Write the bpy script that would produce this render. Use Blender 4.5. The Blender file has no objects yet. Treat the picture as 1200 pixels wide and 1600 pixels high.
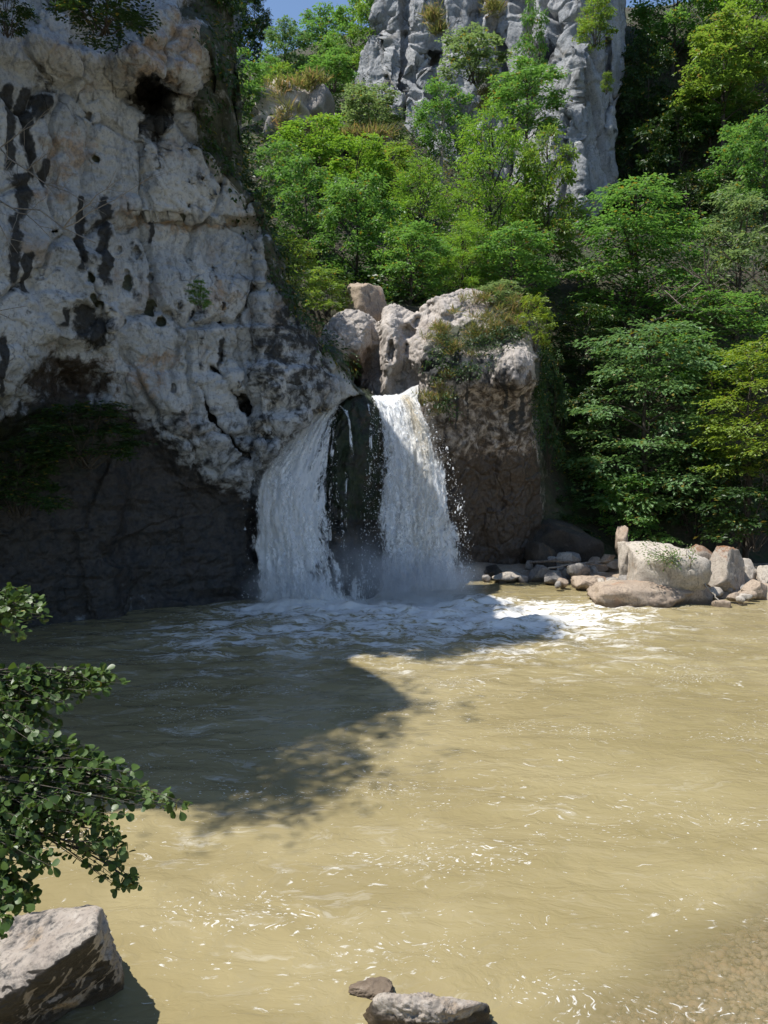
import bpy, bmesh, math, random
import numpy as np
from mathutils import Vector, Matrix

random.seed(7)
S = bpy.context.scene
COL = S.collection
R = math.radians

# ------------------------------------------------------------------ camera
FPX = 1202.0
PITCH = math.atan(100 / FPX)
CAMZ = 4.5
cam_d = bpy.data.cameras.new('camera')
cam = bpy.data.objects.new('camera', cam_d)
COL.objects.link(cam)
cam.location = (0, 0, CAMZ)
cam.rotation_euler = (math.pi / 2 - PITCH, 0, 0)
cam_d.sensor_fit = 'VERTICAL'
cam_d.sensor_height = 36.0
cam_d.lens = FPX / 1600 * 36.0
cam_d.clip_start = 0.1
cam_d.clip_end = 2000
S.camera = cam

# ------------------------------------------------------------------ sky and sun
SUN_EL, SUN_AZ = R(65), R(83)          # azimuth counted from behind the camera towards the left
sdir = Vector((-math.cos(SUN_EL) * math.sin(SUN_AZ), -math.cos(SUN_EL) * math.cos(SUN_AZ), math.sin(SUN_EL)))
W = bpy.data.worlds.new('World')
S.world = W
W.use_nodes = True
wn = W.node_tree
wn.nodes.clear()
sky = wn.nodes.new('ShaderNodeTexSky')
sky.sky_type = 'NISHITA'
sky.sun_disc = False
sky.sun_elevation = SUN_EL
sky.sun_rotation = math.atan2(sdir.x, sdir.y)
sky.air_density = 1.0
sky.dust_density = 0.3
sky.ozone_density = 2.5
bg = wn.nodes.new('ShaderNodeBackground')
bg.inputs[1].default_value = 0.11
wo = wn.nodes.new('ShaderNodeOutputWorld')
wn.links.new(sky.outputs[0], bg.inputs[0])
wn.links.new(bg.outputs[0], wo.inputs[0])
sun_d = bpy.data.lights.new('sun', 'SUN')
sun_d.energy = 4.8
sun_d.angle = R(0.5)
sun_d.color = (1.0, 0.965, 0.905)
sun = bpy.data.objects.new('sun', sun_d)
COL.objects.link(sun)
sun.rotation_euler = sdir.to_track_quat('Z', 'Y').to_euler()
sun.location = sdir * 80

vs = S.view_settings
vs.view_transform = 'Standard'
vs.look = 'None'
vs.exposure = 0.55
vs.gamma = 1.0
vs.use_curve_mapping = False
cy = S.cycles
cy.max_bounces = 6
cy.diffuse_bounces = 2
cy.glossy_bounces = 2
cy.transmission_bounces = 4
cy.transparent_max_bounces = 24
cy.volume_bounces = 1
cy.volume_step_rate = 3.0
cy.volume_max_steps = 48
cy.use_adaptive_sampling = True
cy.adaptive_threshold = 0.03
cy.use_denoising = True
cy.sample_clamp_indirect = 4.0
cy.caustics_reflective = False
cy.caustics_refractive = False

# ------------------------------------------------------------------ helpers
CT, ST = math.cos(PITCH), math.sin(PITCH)


def at(px, py, Y):
    """world point seen at photo pixel (px,py), at distance Y in front of the viewer"""
    px = np.asarray(px, float); py = np.asarray(py, float); Y = np.asarray(Y, float)
    dx = (px - 600) / FPX
    dy = (800 - py) / FPX
    y = CT + dy * ST
    z = -ST + dy * CT
    k = Y / y
    return np.stack(np.broadcast_arrays(dx * k, Y, CAMZ + z * k), -1)


def V3(p):
    return Vector((float(p[0]), float(p[1]), float(p[2])))


def sstep(a, b, x):
    t = np.clip((np.asarray(x, float) - a) / (b - a), 0, 1)
    return t * t * (3 - 2 * t)


def _h(ix, iy, iz, s):
    n = (ix * 374761393 + iy * 668265263 + iz * 2147483647 + s * 1274126177) & 0xFFFFFFFF
    n = ((n ^ (n >> 13)) * 1274126177) & 0xFFFFFFFF
    n = ((n ^ (n >> 16)) * 2246822519) & 0xFFFFFFFF
    return n ^ (n >> 15)


def perlin(p, seed=0):
    p = np.asarray(p, float)
    i = np.floor(p).astype(np.int64)
    f = p - i
    u = f * f * f * (f * (f * 6 - 15) + 10)
    r = 0
    for a in (0, 1):
        for b in (0, 1):
            for c in (0, 1):
                h = _h(i[..., 0] + a, i[..., 1] + b, i[..., 2] + c, seed)
                gx = (h & 1023) / 511.5 - 1
                gy = ((h >> 10) & 1023) / 511.5 - 1
                gz = ((h >> 20) & 1023) / 511.5 - 1
                d = gx * (f[..., 0] - a) + gy * (f[..., 1] - b) + gz * (f[..., 2] - c)
                w = (u[..., 0] if a else 1 - u[..., 0]) * (u[..., 1] if b else 1 - u[..., 1]) * (u[..., 2] if c else 1 - u[..., 2])
                r = r + d * w
    return r


def fbm(p, octv=5, seed=0, gain=0.5, lac=2.03):
    p = np.asarray(p, float)
    r = 0; a = 1.0
    for k in range(octv):
        r = r + a * perlin(p * (lac ** k) + 13.7 * k, seed + k)
        a *= gain
    return r


def ridged(p, octv=5, seed=0, gain=0.5):
    p = np.asarray(p, float)
    r = 0; a = 1.0
    for k in range(octv):
        r = r + a * (1 - 2.2 * np.abs(perlin(p * (2.07 ** k) + 7.1 * k, seed + k)))
        a *= gain
    return r - 0.8


def worley(p, seed=0):
    """distance to the two nearest cell points and a random value of the nearest cell"""
    shp = p.shape[:-1]
    p = np.ascontiguousarray(p.reshape(-1, 3), np.float32)
    i = np.floor(p).astype(np.int64)
    f1 = np.full(len(p), 9.0, np.float32); f2 = f1.copy(); cr = np.zeros(len(p), np.float32)
    for a in (-1, 0, 1):
        for b in (-1, 0, 1):
            for c in (-1, 0, 1):
                h = _h(i[:, 0] + a, i[:, 1] + b, i[:, 2] + c, seed)
                q = np.stack([i[:, 0] + a + (h & 1023) / 1023, i[:, 1] + b + ((h >> 10) & 1023) / 1023, i[:, 2] + c + ((h >> 20) & 1023) / 1023], -1)
                d = np.sqrt(((p - q) ** 2).sum(1)).astype(np.float32)
                n = d < f1
                f2 = np.where(n, f1, np.minimum(f2, d))
                cr = np.where(n, ((h >> 5) & 4095) / 4095, cr)
                f1 = np.where(n, d, f1)
    return f1.reshape(shp), f2.reshape(shp), cr.reshape(shp)


def interp(x, xs, ys):
    return np.interp(x, xs, ys)


def mesh_np(name, verts, faces, mat=None, smooth=True, attrs=None, fattr=None):
    """faces: (n,k) int array"""
    me = bpy.data.meshes.new(name)
    verts = np.ascontiguousarray(verts, np.float32).reshape(-1, 3)
    faces = np.ascontiguousarray(faces, np.int32)
    n, k = faces.shape
    me.vertices.add(len(verts))
    me.vertices.foreach_set('co', verts.ravel())
    me.loops.add(n * k)
    me.loops.foreach_set('vertex_index', faces.ravel())
    me.polygons.add(n)
    me.polygons.foreach_set('loop_start', np.arange(0, n * k, k, dtype=np.int32))
    me.polygons.foreach_set('loop_total', np.full(n, k, np.int32))
    me.polygons.foreach_set('use_smooth', np.full(n, smooth, bool))
    for an, av in (attrs or {}).items():
        a = me.attributes.new(an, 'FLOAT', 'POINT')
        a.data.foreach_set('value', np.ascontiguousarray(av, np.float32).ravel())
    for an, av in (fattr or {}).items():
        a = me.attributes.new(an, 'FLOAT', 'FACE')
        a.data.foreach_set('value', np.ascontiguousarray(av, np.float32).ravel())
    me.update(calc_edges=True)
    me.validate()
    if mat:
        me.materials.append(mat)
    return me


def grid_faces(n, m, flip=False):
    i = np.arange(n * m).reshape(n, m)
    f = np.stack([i[:-1, :-1], i[:-1, 1:], i[1:, 1:], i[1:, :-1]], -1).reshape(-1, 4)
    return f[:, ::-1] if flip else f


def grid_normals(P):
    du = np.gradient(P, axis=1)
    dv = np.gradient(P, axis=0)
    n = np.cross(du, dv)
    n /= np.linalg.norm(n, axis=-1, keepdims=True) + 1e-9
    return n


def put(name, me, parent=None, loc=None):
    o = bpy.data.objects.new(name, me)
    COL.objects.link(o)
    if parent:
        o.parent = parent
    if loc is not None:
        o.location = V3(loc)
    return o


def tag(o, label=None, cat=None, group=None, kind=None):
    if label: o['label'] = label
    if cat: o['category'] = cat
    if group: o['group'] = group
    if kind: o['kind'] = kind
    return o


def empty(name, loc):
    o = bpy.data.objects.new(name, None)
    o.empty_display_size = 0.2
    COL.objects.link(o)
    o.location = V3(loc)
    return o


def frame_from(d, up=(0, 0, 1)):
    d = np.asarray(d, float); d = d / (np.linalg.norm(d) + 1e-9)
    b = np.cross(d, up)
    if np.linalg.norm(b) < 1e-3:
        b = np.cross(d, (1, 0, 0))
    b /= np.linalg.norm(b)
    return d, b, np.cross(b, d)


class Tubes:
    """collects tapered tubes into one mesh"""
    def __init__(self, sides=5):
        self.v = []; self.f = []; self.n = 0; self.s = sides

    def add(self, pts, r):
        pts = np.asarray(pts, float)
        r = np.broadcast_to(np.asarray(r, float), (len(pts),))
        t = np.gradient(pts, axis=0)
        s = self.s
        ang = np.arange(s) * 2 * np.pi / s
        for i in range(len(pts)):
            d, b, c = frame_from(t[i], (0.13, 0.31, 0.94))
            ring = pts[i] + r[i] * (np.cos(ang)[:, None] * b + np.sin(ang)[:, None] * c)
            self.v.append(ring)
        base = self.n
        for i in range(len(pts) - 1):
            for k in range(s):
                a = base + i * s + k; b2 = base + i * s + (k + 1) % s
                self.f.append((a, b2, b2 + s, a + s))
        self.n += len(pts) * s

    def mesh(self, name, mat):
        return mesh_np(name, np.concatenate(self.v), np.array(self.f), mat)


def bez(a, b, c, n=6):
    t = np.linspace(0, 1, n)[:, None]
    a, b, c = map(lambda q: np.asarray(q, float), (a, b, c))
    return (1 - t) ** 2 * a + 2 * t * (1 - t) * b + t * t * c


# ------------------------------------------------------------------ materials
class NT:
    def __init__(self, name):
        self.m = bpy.data.materials.new(name)
        self.m.use_nodes = True
        self.t = self.m.node_tree
        self.t.nodes.clear()
        self.out = self.t.nodes.new('ShaderNodeOutputMaterial')

    def n(self, typ, ins=None, **props):
        nd = self.t.nodes.new('ShaderNode' + typ)
        for k, v in props.items():
            setattr(nd, k, v)
        for k, v in (ins or {}).items():
            s = nd.inputs[k]
            if hasattr(v, 'is_output') or isinstance(v, bpy.types.NodeSocket):
                self.t.links.new(v, s)
            else:
                s.default_value = v
        return nd

    def pos(self):
        return self.n('NewGeometry').outputs['Position']

    def objc(self):
        return self.n('TexCoord').outputs['Object']

    def noise(self, vec, scale, detail=4, rough=0.55, dist=0.0):
        return self.n('TexNoise', {'Vector': vec, 'Scale': scale, 'Detail': detail, 'Roughness': rough, 'Distortion': dist}).outputs[0]

    def vmul(self, vec, xyz):
        return self.n('VectorMath', {0: vec, 1: xyz}, operation='MULTIPLY').outputs[0]

    def vadd(self, a, b):
        return self.n('VectorMath', {0: a, 1: b}, operation='ADD').outputs[0]

    def math(self, op, a, b=0.0, clamp=False):
        return self.n('Math', {0: a, 1: b}, operation=op, use_clamp=clamp).outputs[0]

    def ramp(self, fac, lo, hi, a=0.0, b=1.0, smooth=True):
        return self.n('MapRange', {0: fac, 1: lo, 2: hi, 3: a, 4: b}, interpolation_type='SMOOTHSTEP' if smooth else 'LINEAR').outputs[0]

    def mix(self, fac, a, b):
        nd = self.t.nodes.new('ShaderNodeMix')
        nd.data_type = 'RGBA'
        for i, v in ((0, fac), (6, a), (7, b)):
            s = nd.inputs[i]
            if isinstance(v, bpy.types.NodeSocket):
                self.t.links.new(v, s)
            else:
                s.default_value = v if i == 0 else (*v[:3], 1)
        return nd.outputs[2]

    def attr(self, name):
        return self.n('Attribute', attribute_name=name).outputs['Fac']

    def bump(self, h, strength=0.5, dist=0.1, normal=None):
        ins = {'Height': h, 'Strength': strength, 'Distance': dist}
        if normal is not None: ins['Normal'] = normal
        return self.n('Bump', ins).outputs[0]

    def surf(self, sh):
        self.t.links.new(sh, self.out.inputs[0])
        return self.m


def rock_mat(name, c1, c2, c3, stain=(0.022, 0.024, 0.026), ochre=(0.24, 0.15, 0.075), wet=(0.035, 0.027, 0.02),
             moss=(0.026, 0.034, 0.013), attrs=True, scale=1.0, bump=0.6, crack=True, rough=0.85, moss_amt=0.0, local=False, bdist=0.1, strata=0.0):
    N = NT(name)
    P = N.objc() if local else N.pos()
    P = N.vmul(P, (scale,) * 3)
    warp = N.n('TexNoise', {'Vector': P, 'Scale': 0.8, 'Detail': 3}).outputs[1]
    PW = N.vadd(P, N.vmul(warp, (0.8, 0.8, 0.8)))
    n1 = N.noise(PW, 0.55, 6, 0.6)
    n2 = N.noise(PW, 3.2, 7, 0.65)
    n3 = N.noise(P, 11.0, 6, 0.75)
    col = N.mix(N.ramp(n1, 0.36, 0.64), c1, c2)
    col = N.mix(N.ramp(n2, 0.50, 0.72, 0, 0.75), col, c3)
    streak = N.noise(N.vmul(PW, (2.6, 2.6, 0.22)), 1.0, 6, 0.6)
    col = N.mix(N.ramp(streak, 0.57, 0.72, 0, 0.55), col, stain)
    st2 = N.noise(N.vmul(PW, (6.5, 6.5, 0.55)), 1.0, 5, 0.6)
    col = N.mix(N.math('MULTIPLY', N.ramp(st2, 0.54, 0.70, 0, 0.55), N.ramp(n1, 0.35, 0.6, 0.3, 1.0)), col, tuple(0.3 * x for x in c2))
    och = N.noise(N.vadd(PW, (11, 3, 5)), 0.9, 6, 0.65)
    col = N.mix(N.ramp(och, 0.56, 0.72, 0, 0.45), col, ochre)
    col = N.mix(N.ramp(n3, 0.33, 0.52, 0.7, 0.0), col, tuple(0.45 * x for x in c2))
    if attrs:
        brk = N.math('SUBTRACT', n2, 0.5)
        for an, cc, amt in (('ochre', ochre, 0.62), ('wet', wet, 0.95), ('moss', moss, 0.9), ('stain', stain, 0.96)):
            a = N.math('ADD', N.attr(an), N.math('MULTIPLY', brk, 1.7))
            nz = N.ramp(N.attr(an), 0.0, 0.15)
            f = N.math('MULTIPLY', N.math('MULTIPLY', N.ramp(a, 0.34, 0.72), amt), nz)
            cv = N.mix(N.ramp(n3, 0.3, 0.7), tuple(0.55 * x for x in cc), tuple(1.5 * x for x in cc))
            col = N.mix(f, col, cv)
    if moss_amt > 0:
        nz = N.n('SeparateXYZ', {0: N.n('NewGeometry').outputs['Normal']}).outputs[2]
        f = N.math('MULTIPLY', N.ramp(nz, 0.45, 0.85), N.ramp(n2, 0.5 - 0.2 * moss_amt, 0.62))
        col = N.mix(f, col, moss)
    if local:
        wz = N.n('SeparateXYZ', {0: N.pos()}).outputs[2]
        wl = N.ramp(N.math('ADD', wz, N.math('MULTIPLY', N.math('SUBTRACT', n2, 0.5), 0.35)), 0.06, 0.20, 1.0, 0.0)
        col = N.mix(N.math('MULTIPLY', wl, 0.75), col, (0.085, 0.06, 0.038))
    h = N.math('ADD', N.math('MULTIPLY', n2, 0.9), N.math('MULTIPLY', n3, 0.35))
    if crack:
        vor = N.n('TexVoronoi', {'Vector': N.vmul(PW, (1, 1, 0.45)), 'Scale': 1.9}, feature='DISTANCE_TO_EDGE').outputs[0]
        cr = N.ramp(vor, 0.0, 0.035, 1.0, 0.0)
        crm = N.math('MULTIPLY', cr, N.ramp(N.noise(P, 0.7, 3), 0.56, 0.68))
        col = N.mix(N.math('MULTIPLY', crm, 0.35), col, tuple(0.18 * x for x in c2))
        h = N.math('SUBTRACT', h, N.math('MULTIPLY', crm, 0.5))
        lam = N.noise(N.vmul(PW, (0.9, 0.9, 5.0)), 1.6, 5, 0.6)
        h = N.math('ADD', h, N.math('MULTIPLY', lam, strata))
    nb = N.bump(h, bump, bdist)
    ro = N.ramp(n2, 0.3, 0.7, rough - 0.12, min(1, rough + 0.1))
    if attrs:
        ro = N.math('SUBTRACT', ro, N.math('MULTIPLY', N.attr('wet'), 0.35))
    b = N.n('BsdfPrincipled', {'Base Color': col, 'Roughness': ro, 'Normal': nb, 'Specular IOR Level': 0.35})
    return N.surf(b.outputs[0])


def leaf_mat(name, c1, c2, yellow=(0.2, 0.17, 0.03), yamt=0.05, trans=0.45, gloss=0.45):
    N = NT(name)
    v = N.attr('lv')
    rnd = N.n('ObjectInfo').outputs['Random']
    vv = N.math('ADD', N.math('MULTIPLY', v, 0.8), N.math('MULTIPLY', rnd, 0.2))
    col = N.mix(vv, c1, c2)
    col = N.mix(N.ramp(N.attr('ly'), 1 - yamt - 0.01, 1 - yamt + 0.01), col, yellow)
    d = N.n('BsdfPrincipled', {'Base Color': col, 'Roughness': gloss, 'Specular IOR Level': 0.35})
    tc = N.mix(1.0, col, col)
    hs = N.n('HueSaturation', {'Hue': 0.485, 'Saturation': 1.1, 'Value': 1.7, 'Color': col}).outputs[0]
    t = N.n('BsdfTranslucent', {'Color': hs})
    m = N.n('MixShader', {0: trans, 1: d.outputs[0], 2: t.outputs[0]})
    return N.surf(m.outputs[0])


def bark_mat(name, c1, c2):
    N = NT(name)
    P = N.objc()
    n = N.noise(N.vmul(P, (1, 1, 0.25)), 14, 5, 0.65)
    col = N.mix(N.ramp(n, 0.3, 0.7), c1, c2)
    b = N.n('BsdfPrincipled', {'Base Color': col, 'Roughness': 0.9, 'Normal': N.bump(n, 0.6, 0.03)})
    return N.surf(b.outputs[0])


M = {}
M['cliff'] = rock_mat('cliff_limestone', (0.435, 0.46, 0.485), (0.315, 0.345, 0.38), (0.515, 0.53, 0.535), bump=0.9, wet=(0.028, 0.021, 0.015), strata=0.4, bdist=0.09)  # wet colour set extra dark, it also carries the shade of the undercut
M['tower'] = rock_mat('tower_limestone', (0.36, 0.36, 0.36), (0.25, 0.26, 0.27), (0.43, 0.43, 0.42), scale=0.55, bump=0.8, ochre=(0.26, 0.22, 0.16), bdist=0.3)
M['tufa'] = rock_mat('outcrop_tufa', (0.42, 0.375, 0.335), (0.31, 0.275, 0.245), (0.49, 0.445, 0.40), ochre=(0.19, 0.125, 0.08), wet=(0.046, 0.034, 0.025), bump=0.6, bdist=0.08)
M['wetrock'] = rock_mat('wet_rock', (0.032, 0.027, 0.02), (0.02, 0.018, 0.015), (0.05, 0.038, 0.025), moss=(0.018, 0.03, 0.01), bump=0.8, rough=0.5, attrs=True)
M['pale'] = rock_mat('pale_boulder', (0.44, 0.39, 0.33), (0.34, 0.30, 0.25), (0.50, 0.45, 0.39), ochre=(0.30, 0.18, 0.09), attrs=False, scale=1.6, bump=0.55, local=True, bdist=0.05)
M['brown'] = rock_mat('brown_boulder', (0.36, 0.285, 0.215), (0.27, 0.21, 0.16), (0.43, 0.35, 0.27), ochre=(0.30, 0.13, 0.05), attrs=False, scale=1.8, bump=0.6, local=True, bdist=0.05)
M['rusty'] = rock_mat('rust_topped_boulder', (0.38, 0.33, 0.27), (0.28, 0.24, 0.2), (0.45, 0.4, 0.33), moss=(0.17, 0.075, 0.03), attrs=False, scale=1.6, bump=0.6, local=True, moss_amt=1.0, bdist=0.05)
M['grey'] = rock_mat('grey_boulder', (0.27, 0.25, 0.23), (0.19, 0.175, 0.16), (0.36, 0.33, 0.3), attrs=False, scale=1.8, bump=0.6, local=True, bdist=0.05)
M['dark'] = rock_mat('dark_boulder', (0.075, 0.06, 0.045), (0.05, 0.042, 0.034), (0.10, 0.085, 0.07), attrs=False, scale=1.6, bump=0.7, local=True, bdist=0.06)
M['near'] = rock_mat('near_boulder', (0.36, 0.315, 0.265), (0.26, 0.22, 0.185), (0.44, 0.395, 0.345), ochre=(0.28, 0.17, 0.06), wet=(0.022, 0.017, 0.012), attrs=True, scale=2.6, bump=0.7, local=True, bdist=0.035, strata=0.5)
M['leaf_bright'] = leaf_mat('leaf_bright_green', (0.115, 0.235, 0.036), (0.20, 0.335, 0.06), yamt=0.04, trans=0.42)
M['leaf_mid'] = leaf_mat('leaf_mid_green', (0.075, 0.18, 0.04), (0.145, 0.275, 0.065))
M['leaf_olive'] = leaf_mat('leaf_olive_green', (0.10, 0.185, 0.032), (0.175, 0.265, 0.052), yamt=0.05, yellow=(0.24, 0.19, 0.05))
M['leaf_grey'] = leaf_mat('leaf_grey_green', (0.11, 0.175, 0.06), (0.185, 0.265, 0.10))
M['leaf_dark'] = leaf_mat('leaf_shaded_green', (0.018, 0.048, 0.011), (0.042, 0.088, 0.018), trans=0.25)  # shade put into the leaf colour so dark foliage reads as deep shadow
M['leaf_blue'] = leaf_mat('leaf_blue_green', (0.075, 0.16, 0.055), (0.145, 0.25, 0.085), trans=0.36)
M['leaf_yellow'] = leaf_mat('leaf_yellow_green', (0.13, 0.21, 0.03), (0.22, 0.30, 0.05), yamt=0.05, trans=0.42)
M['leaf_near'] = leaf_mat('leaf_alder', (0.028, 0.06, 0.013), (0.075, 0.125, 0.026), yamt=0.01, trans=0.22, gloss=0.42)
M['grass'] = leaf_mat('dry_grass', (0.10, 0.135, 0.03), (0.21, 0.205, 0.07), yamt=0.2, yellow=(0.3, 0.22, 0.1))
M['bark'] = bark_mat('bark_dark', (0.035, 0.028, 0.02), (0.08, 0.066, 0.05))
M['bark_pale'] = bark_mat('bark_pale', (0.16, 0.14, 0.115), (0.32, 0.29, 0.25))
M['bark_dead'] = bark_mat('bark_dead', (0.10, 0.078, 0.06), (0.22, 0.18, 0.145))

# ground under the forest
N = NT('forest_floor')
P = N.pos()
n1 = N.noise(P, 0.7, 6); n2 = N.noise(P, 6, 5)
c = N.mix(N.ramp(n1, 0.4, 0.6), (0.035, 0.03, 0.018), (0.03, 0.045, 0.014))
c = N.mix(N.ramp(n2, 0.45, 0.7), c, (0.07, 0.055, 0.035))
M['soil'] = N.surf(N.n('BsdfPrincipled', {'Base Color': c, 'Roughness': 0.95, 'Normal': N.bump(n2, 0.8, 0.1)}).outputs[0])
N = NT('shore_sand')
P = N.pos()
n1 = N.noise(P, 1.2, 6); n2 = N.noise(P, 18, 5)
c = N.mix(N.ramp(n1, 0.4, 0.6), (0.33, 0.25, 0.18), (0.24, 0.19, 0.14))
c = N.mix(N.ramp(n2, 0.45, 0.7), c, (0.40, 0.33, 0.26))
M['sand'] = N.surf(N.n('BsdfPrincipled', {'Base Color': c, 'Roughness': 0.9, 'Normal': N.bump(n2, 0.8, 0.05)}).outputs[0])

# pool water: silty, opaque where deep, clearer over the shallow gravel
N = NT('silty_water')
P = N.pos()
wv = N.n('TexNoise', {'Vector': N.vmul(P, (0.5, 0.9, 1)), 'Scale': 1.0, 'Detail': 4, 'Roughness': 0.55}).outputs[1]
PW = N.vadd(P, N.vmul(N.vadd(wv, (-0.5, -0.5, -0.5)), (1.6, 1.1, 0)))
big = N.noise(N.vmul(PW, (0.4, 0.8, 1)), 0.7, 4)
col = N.mix(N.ramp(big, 0.35, 0.65), (0.235, 0.192, 0.095), (0.285, 0.237, 0.125))
fm = N.attr('foam')
str1 = N.noise(N.vmul(PW, (0.75, 1.9, 1)), 1.5, 9, 0.66, 0.6)
fil = N.noise(N.vmul(PW, (0.8, 2.0, 1)), 2.3, 7, 0.6, 1.4)
fil = N.ramp(N.math('ABSOLUTE', N.math('SUBTRACT', fil, 0.5)), 0.0, 0.16, 0.16, 0.0)
thr = N.ramp(fm, 0, 1, 0.72, 0.36, smooth=False)
f1 = N.ramp(N.math('SUBTRACT', N.math('ADD', str1, fil), thr), -0.01, 0.22)
f1 = N.math('MULTIPLY', f1, N.ramp(fm, 0.05, 0.5, 0.25, 1.0))
flk = N.noise(N.vmul(PW, (0.9, 1.8, 1)), 5.5, 6, 0.62, 0.4)
pat = N.noise(N.vmul(P, (0.6, 1.1, 1)), 0.55, 3)
f2 = N.ramp(N.math('ADD', flk, N.math('MULTIPLY', N.ramp(pat, 0.40, 0.62), 0.085)), 0.675, 0.735)
flk3 = N.n('TexVoronoi', {'Vector': N.vmul(PW, (1.0, 1.5, 1)), 'Scale': 4.5, 'Randomness': 1.0})
dots = N.math('MULTIPLY', N.ramp(flk3.outputs[0], 0.03, 0.10, 1, 0), N.ramp(N.noise(P, 0.9, 3), 0.5, 0.62))
fine = N.noise(N.vmul(PW, (1.0, 1.6, 1)), 16.0, 5, 0.6, 0.3)
f3 = N.math('MULTIPLY', N.ramp(N.math('ADD', fine, N.math('MULTIPLY', N.ramp(N.noise(N.vmul(P, (0.5, 1.2, 1)), 0.8, 4), 0.46, 0.66), 0.10)), 0.66, 0.76), 0.75)
lines = N.noise(N.vmul(PW, (0.55, 2.4, 1)), 1.1, 8, 0.7, 1.2)
f4 = N.ramp(lines, 0.62, 0.82, 0.0, 0.45)
f2 = N.math('MULTIPLY', f2, N.ramp(fine, 0.36, 0.66, 0.0, 0.7))
f2 = N.math('MAXIMUM', N.math('MAXIMUM', f2, f4), N.math('MAXIMUM', f3, N.math('MULTIPLY', dots, 0.8)))
foam = N.math('MAXIMUM', f1, f2, True)
col = N.mix(N.math('MULTIPLY', foam, 0.9), col, (0.76, 0.75, 0.72))
w1 = N.noise(N.vmul(PW, (1.0, 1.7, 1)), 1.3, 5, 0.55)
w2 = N.noise(N.vmul(PW, (1.0, 1.5, 1)), 6.5, 4, 0.55)
hh = N.math('ADD', N.math('ADD', w1, N.math('MULTIPLY', w2, 0.16)), N.math('MULTIPLY', foam, 0.06))
nb = N.bump(hh, 0.42, 0.15)
ro = N.math('ADD', N.math('MULTIPLY', foam, 0.55), 0.09)
b = N.n('BsdfPrincipled', {'Base Color': col, 'Roughness': ro, 'IOR': 1.33, 'Normal': nb})
tr = N.n('BsdfTransparent', {'Color': (0.96, 0.92, 0.84, 1)})
gl = N.n('BsdfGlossy', {'Roughness': 0.06, 'Normal': nb})
fr = N.n('Fresnel', {'IOR': 1.33, 'Normal': nb}).outputs[0]
clear = N.n('MixShader', {0: fr, 1: tr.outputs[0], 2: gl.outputs[0]})
sh = N.math('MULTIPLY', N.attr('shallow'), N.math('SUBTRACT', 1.0, foam))
mx = N.n('MixShader', {0: sh, 1: b.outputs[0], 2: clear.outputs[0]})
M['water'] = N.surf(mx.outputs[0])


def fall_mat(name, lo, hi, seed, silt=True, sc=1.0):
    N = NT(name)
    uvx, uvy = N.attr('fs'), N.attr('ft')     # metres across and along the fall
    vec = N.n('CombineXYZ', {0: uvx, 1: uvy, 2: float(seed)}).outputs[0]
    wp = N.n('TexNoise', {'Vector': vec, 'Scale': 2.5, 'Detail': 3}).outputs[1]
    vec = N.vadd(vec, N.vmul(N.vadd(wp, (-0.5, -0.5, -0.5)), (0.25, 0.4, 0)))
    a = N.noise(N.vmul(vec, (6 * sc, 0.55 * sc, 1)), 1.0, 7, 0.62)
    bb = N.noise(N.vmul(vec, (8 * sc, 4.6 * sc, 1)), 1.0, 6, 0.7, 0.9)
    dens = N.attr('dens')
    k = N.math('ADD', N.math('MULTIPLY', a, 0.42), N.math('MULTIPLY', bb, 0.58))
    k = N.math('ADD', k, N.math('MULTIPLY', N.math('SUBTRACT', dens, 0.5), 0.55))
    alpha = N.ramp(k, lo, hi)
    col = N.mix(N.ramp(bb, 0.35, 0.65), (0.80, 0.83, 0.86), (0.95, 0.96, 0.97))
    if silt:
        col = N.mix(N.math('MULTIPLY', N.attr('silt'), N.ramp(a, 0.3, 0.6, 1.0, 0.55)), col, (0.50, 0.40, 0.22))
    d = N.n('BsdfPrincipled', {'Base Color': col, 'Roughness': 0.35, 'Normal': N.bump(k, 0.55, 0.1)})
    t = N.n('BsdfTranslucent', {'Color': col})
    m = N.n('MixShader', {0: 0.35, 1: d.outputs[0], 2: t.outputs[0]})
    tr = N.n('BsdfTransparent')
    mm = N.n('MixShader', {0: alpha, 1: tr.outputs[0], 2: m.outputs[0]})
    return N.surf(mm.outputs[0])


M['fall_a'] = fall_mat('fall_back', 0.42, 0.60, 0)
M['fall_b'] = fall_mat('fall_middle', 0.50, 0.62, 3.3)
M['fall_c'] = fall_mat('fall_front', 0.55, 0.65, 8.1, sc=1.4)
N = NT('spray_droplets')
d = N.n('BsdfPrincipled', {'Base Color': (0.82, 0.84, 0.86, 1), 'Roughness': 0.3})
t = N.n('BsdfTranslucent', {'Color': (0.85, 0.86, 0.88, 1)})
M['drop'] = N.surf(N.n('MixShader', {0: 0.35, 1: d.outputs[0], 2: t.outputs[0]}).outputs[0])


# ================================================================== LARGE STRUCTURE
# ------------------------------------------------------------------ left cliff
def put_structure(name, me, label):
    o = put(name, me)
    tag(o, label, None, None, 'structure')
    return o


def blob(px, py, cx, cy, rx, ry, soft=0.5):
    d = np.sqrt(((px - cx) / rx) ** 2 + ((py - cy) / ry) ** 2)
    return 1 - sstep(1 - soft, 1 + soft, d)


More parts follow.
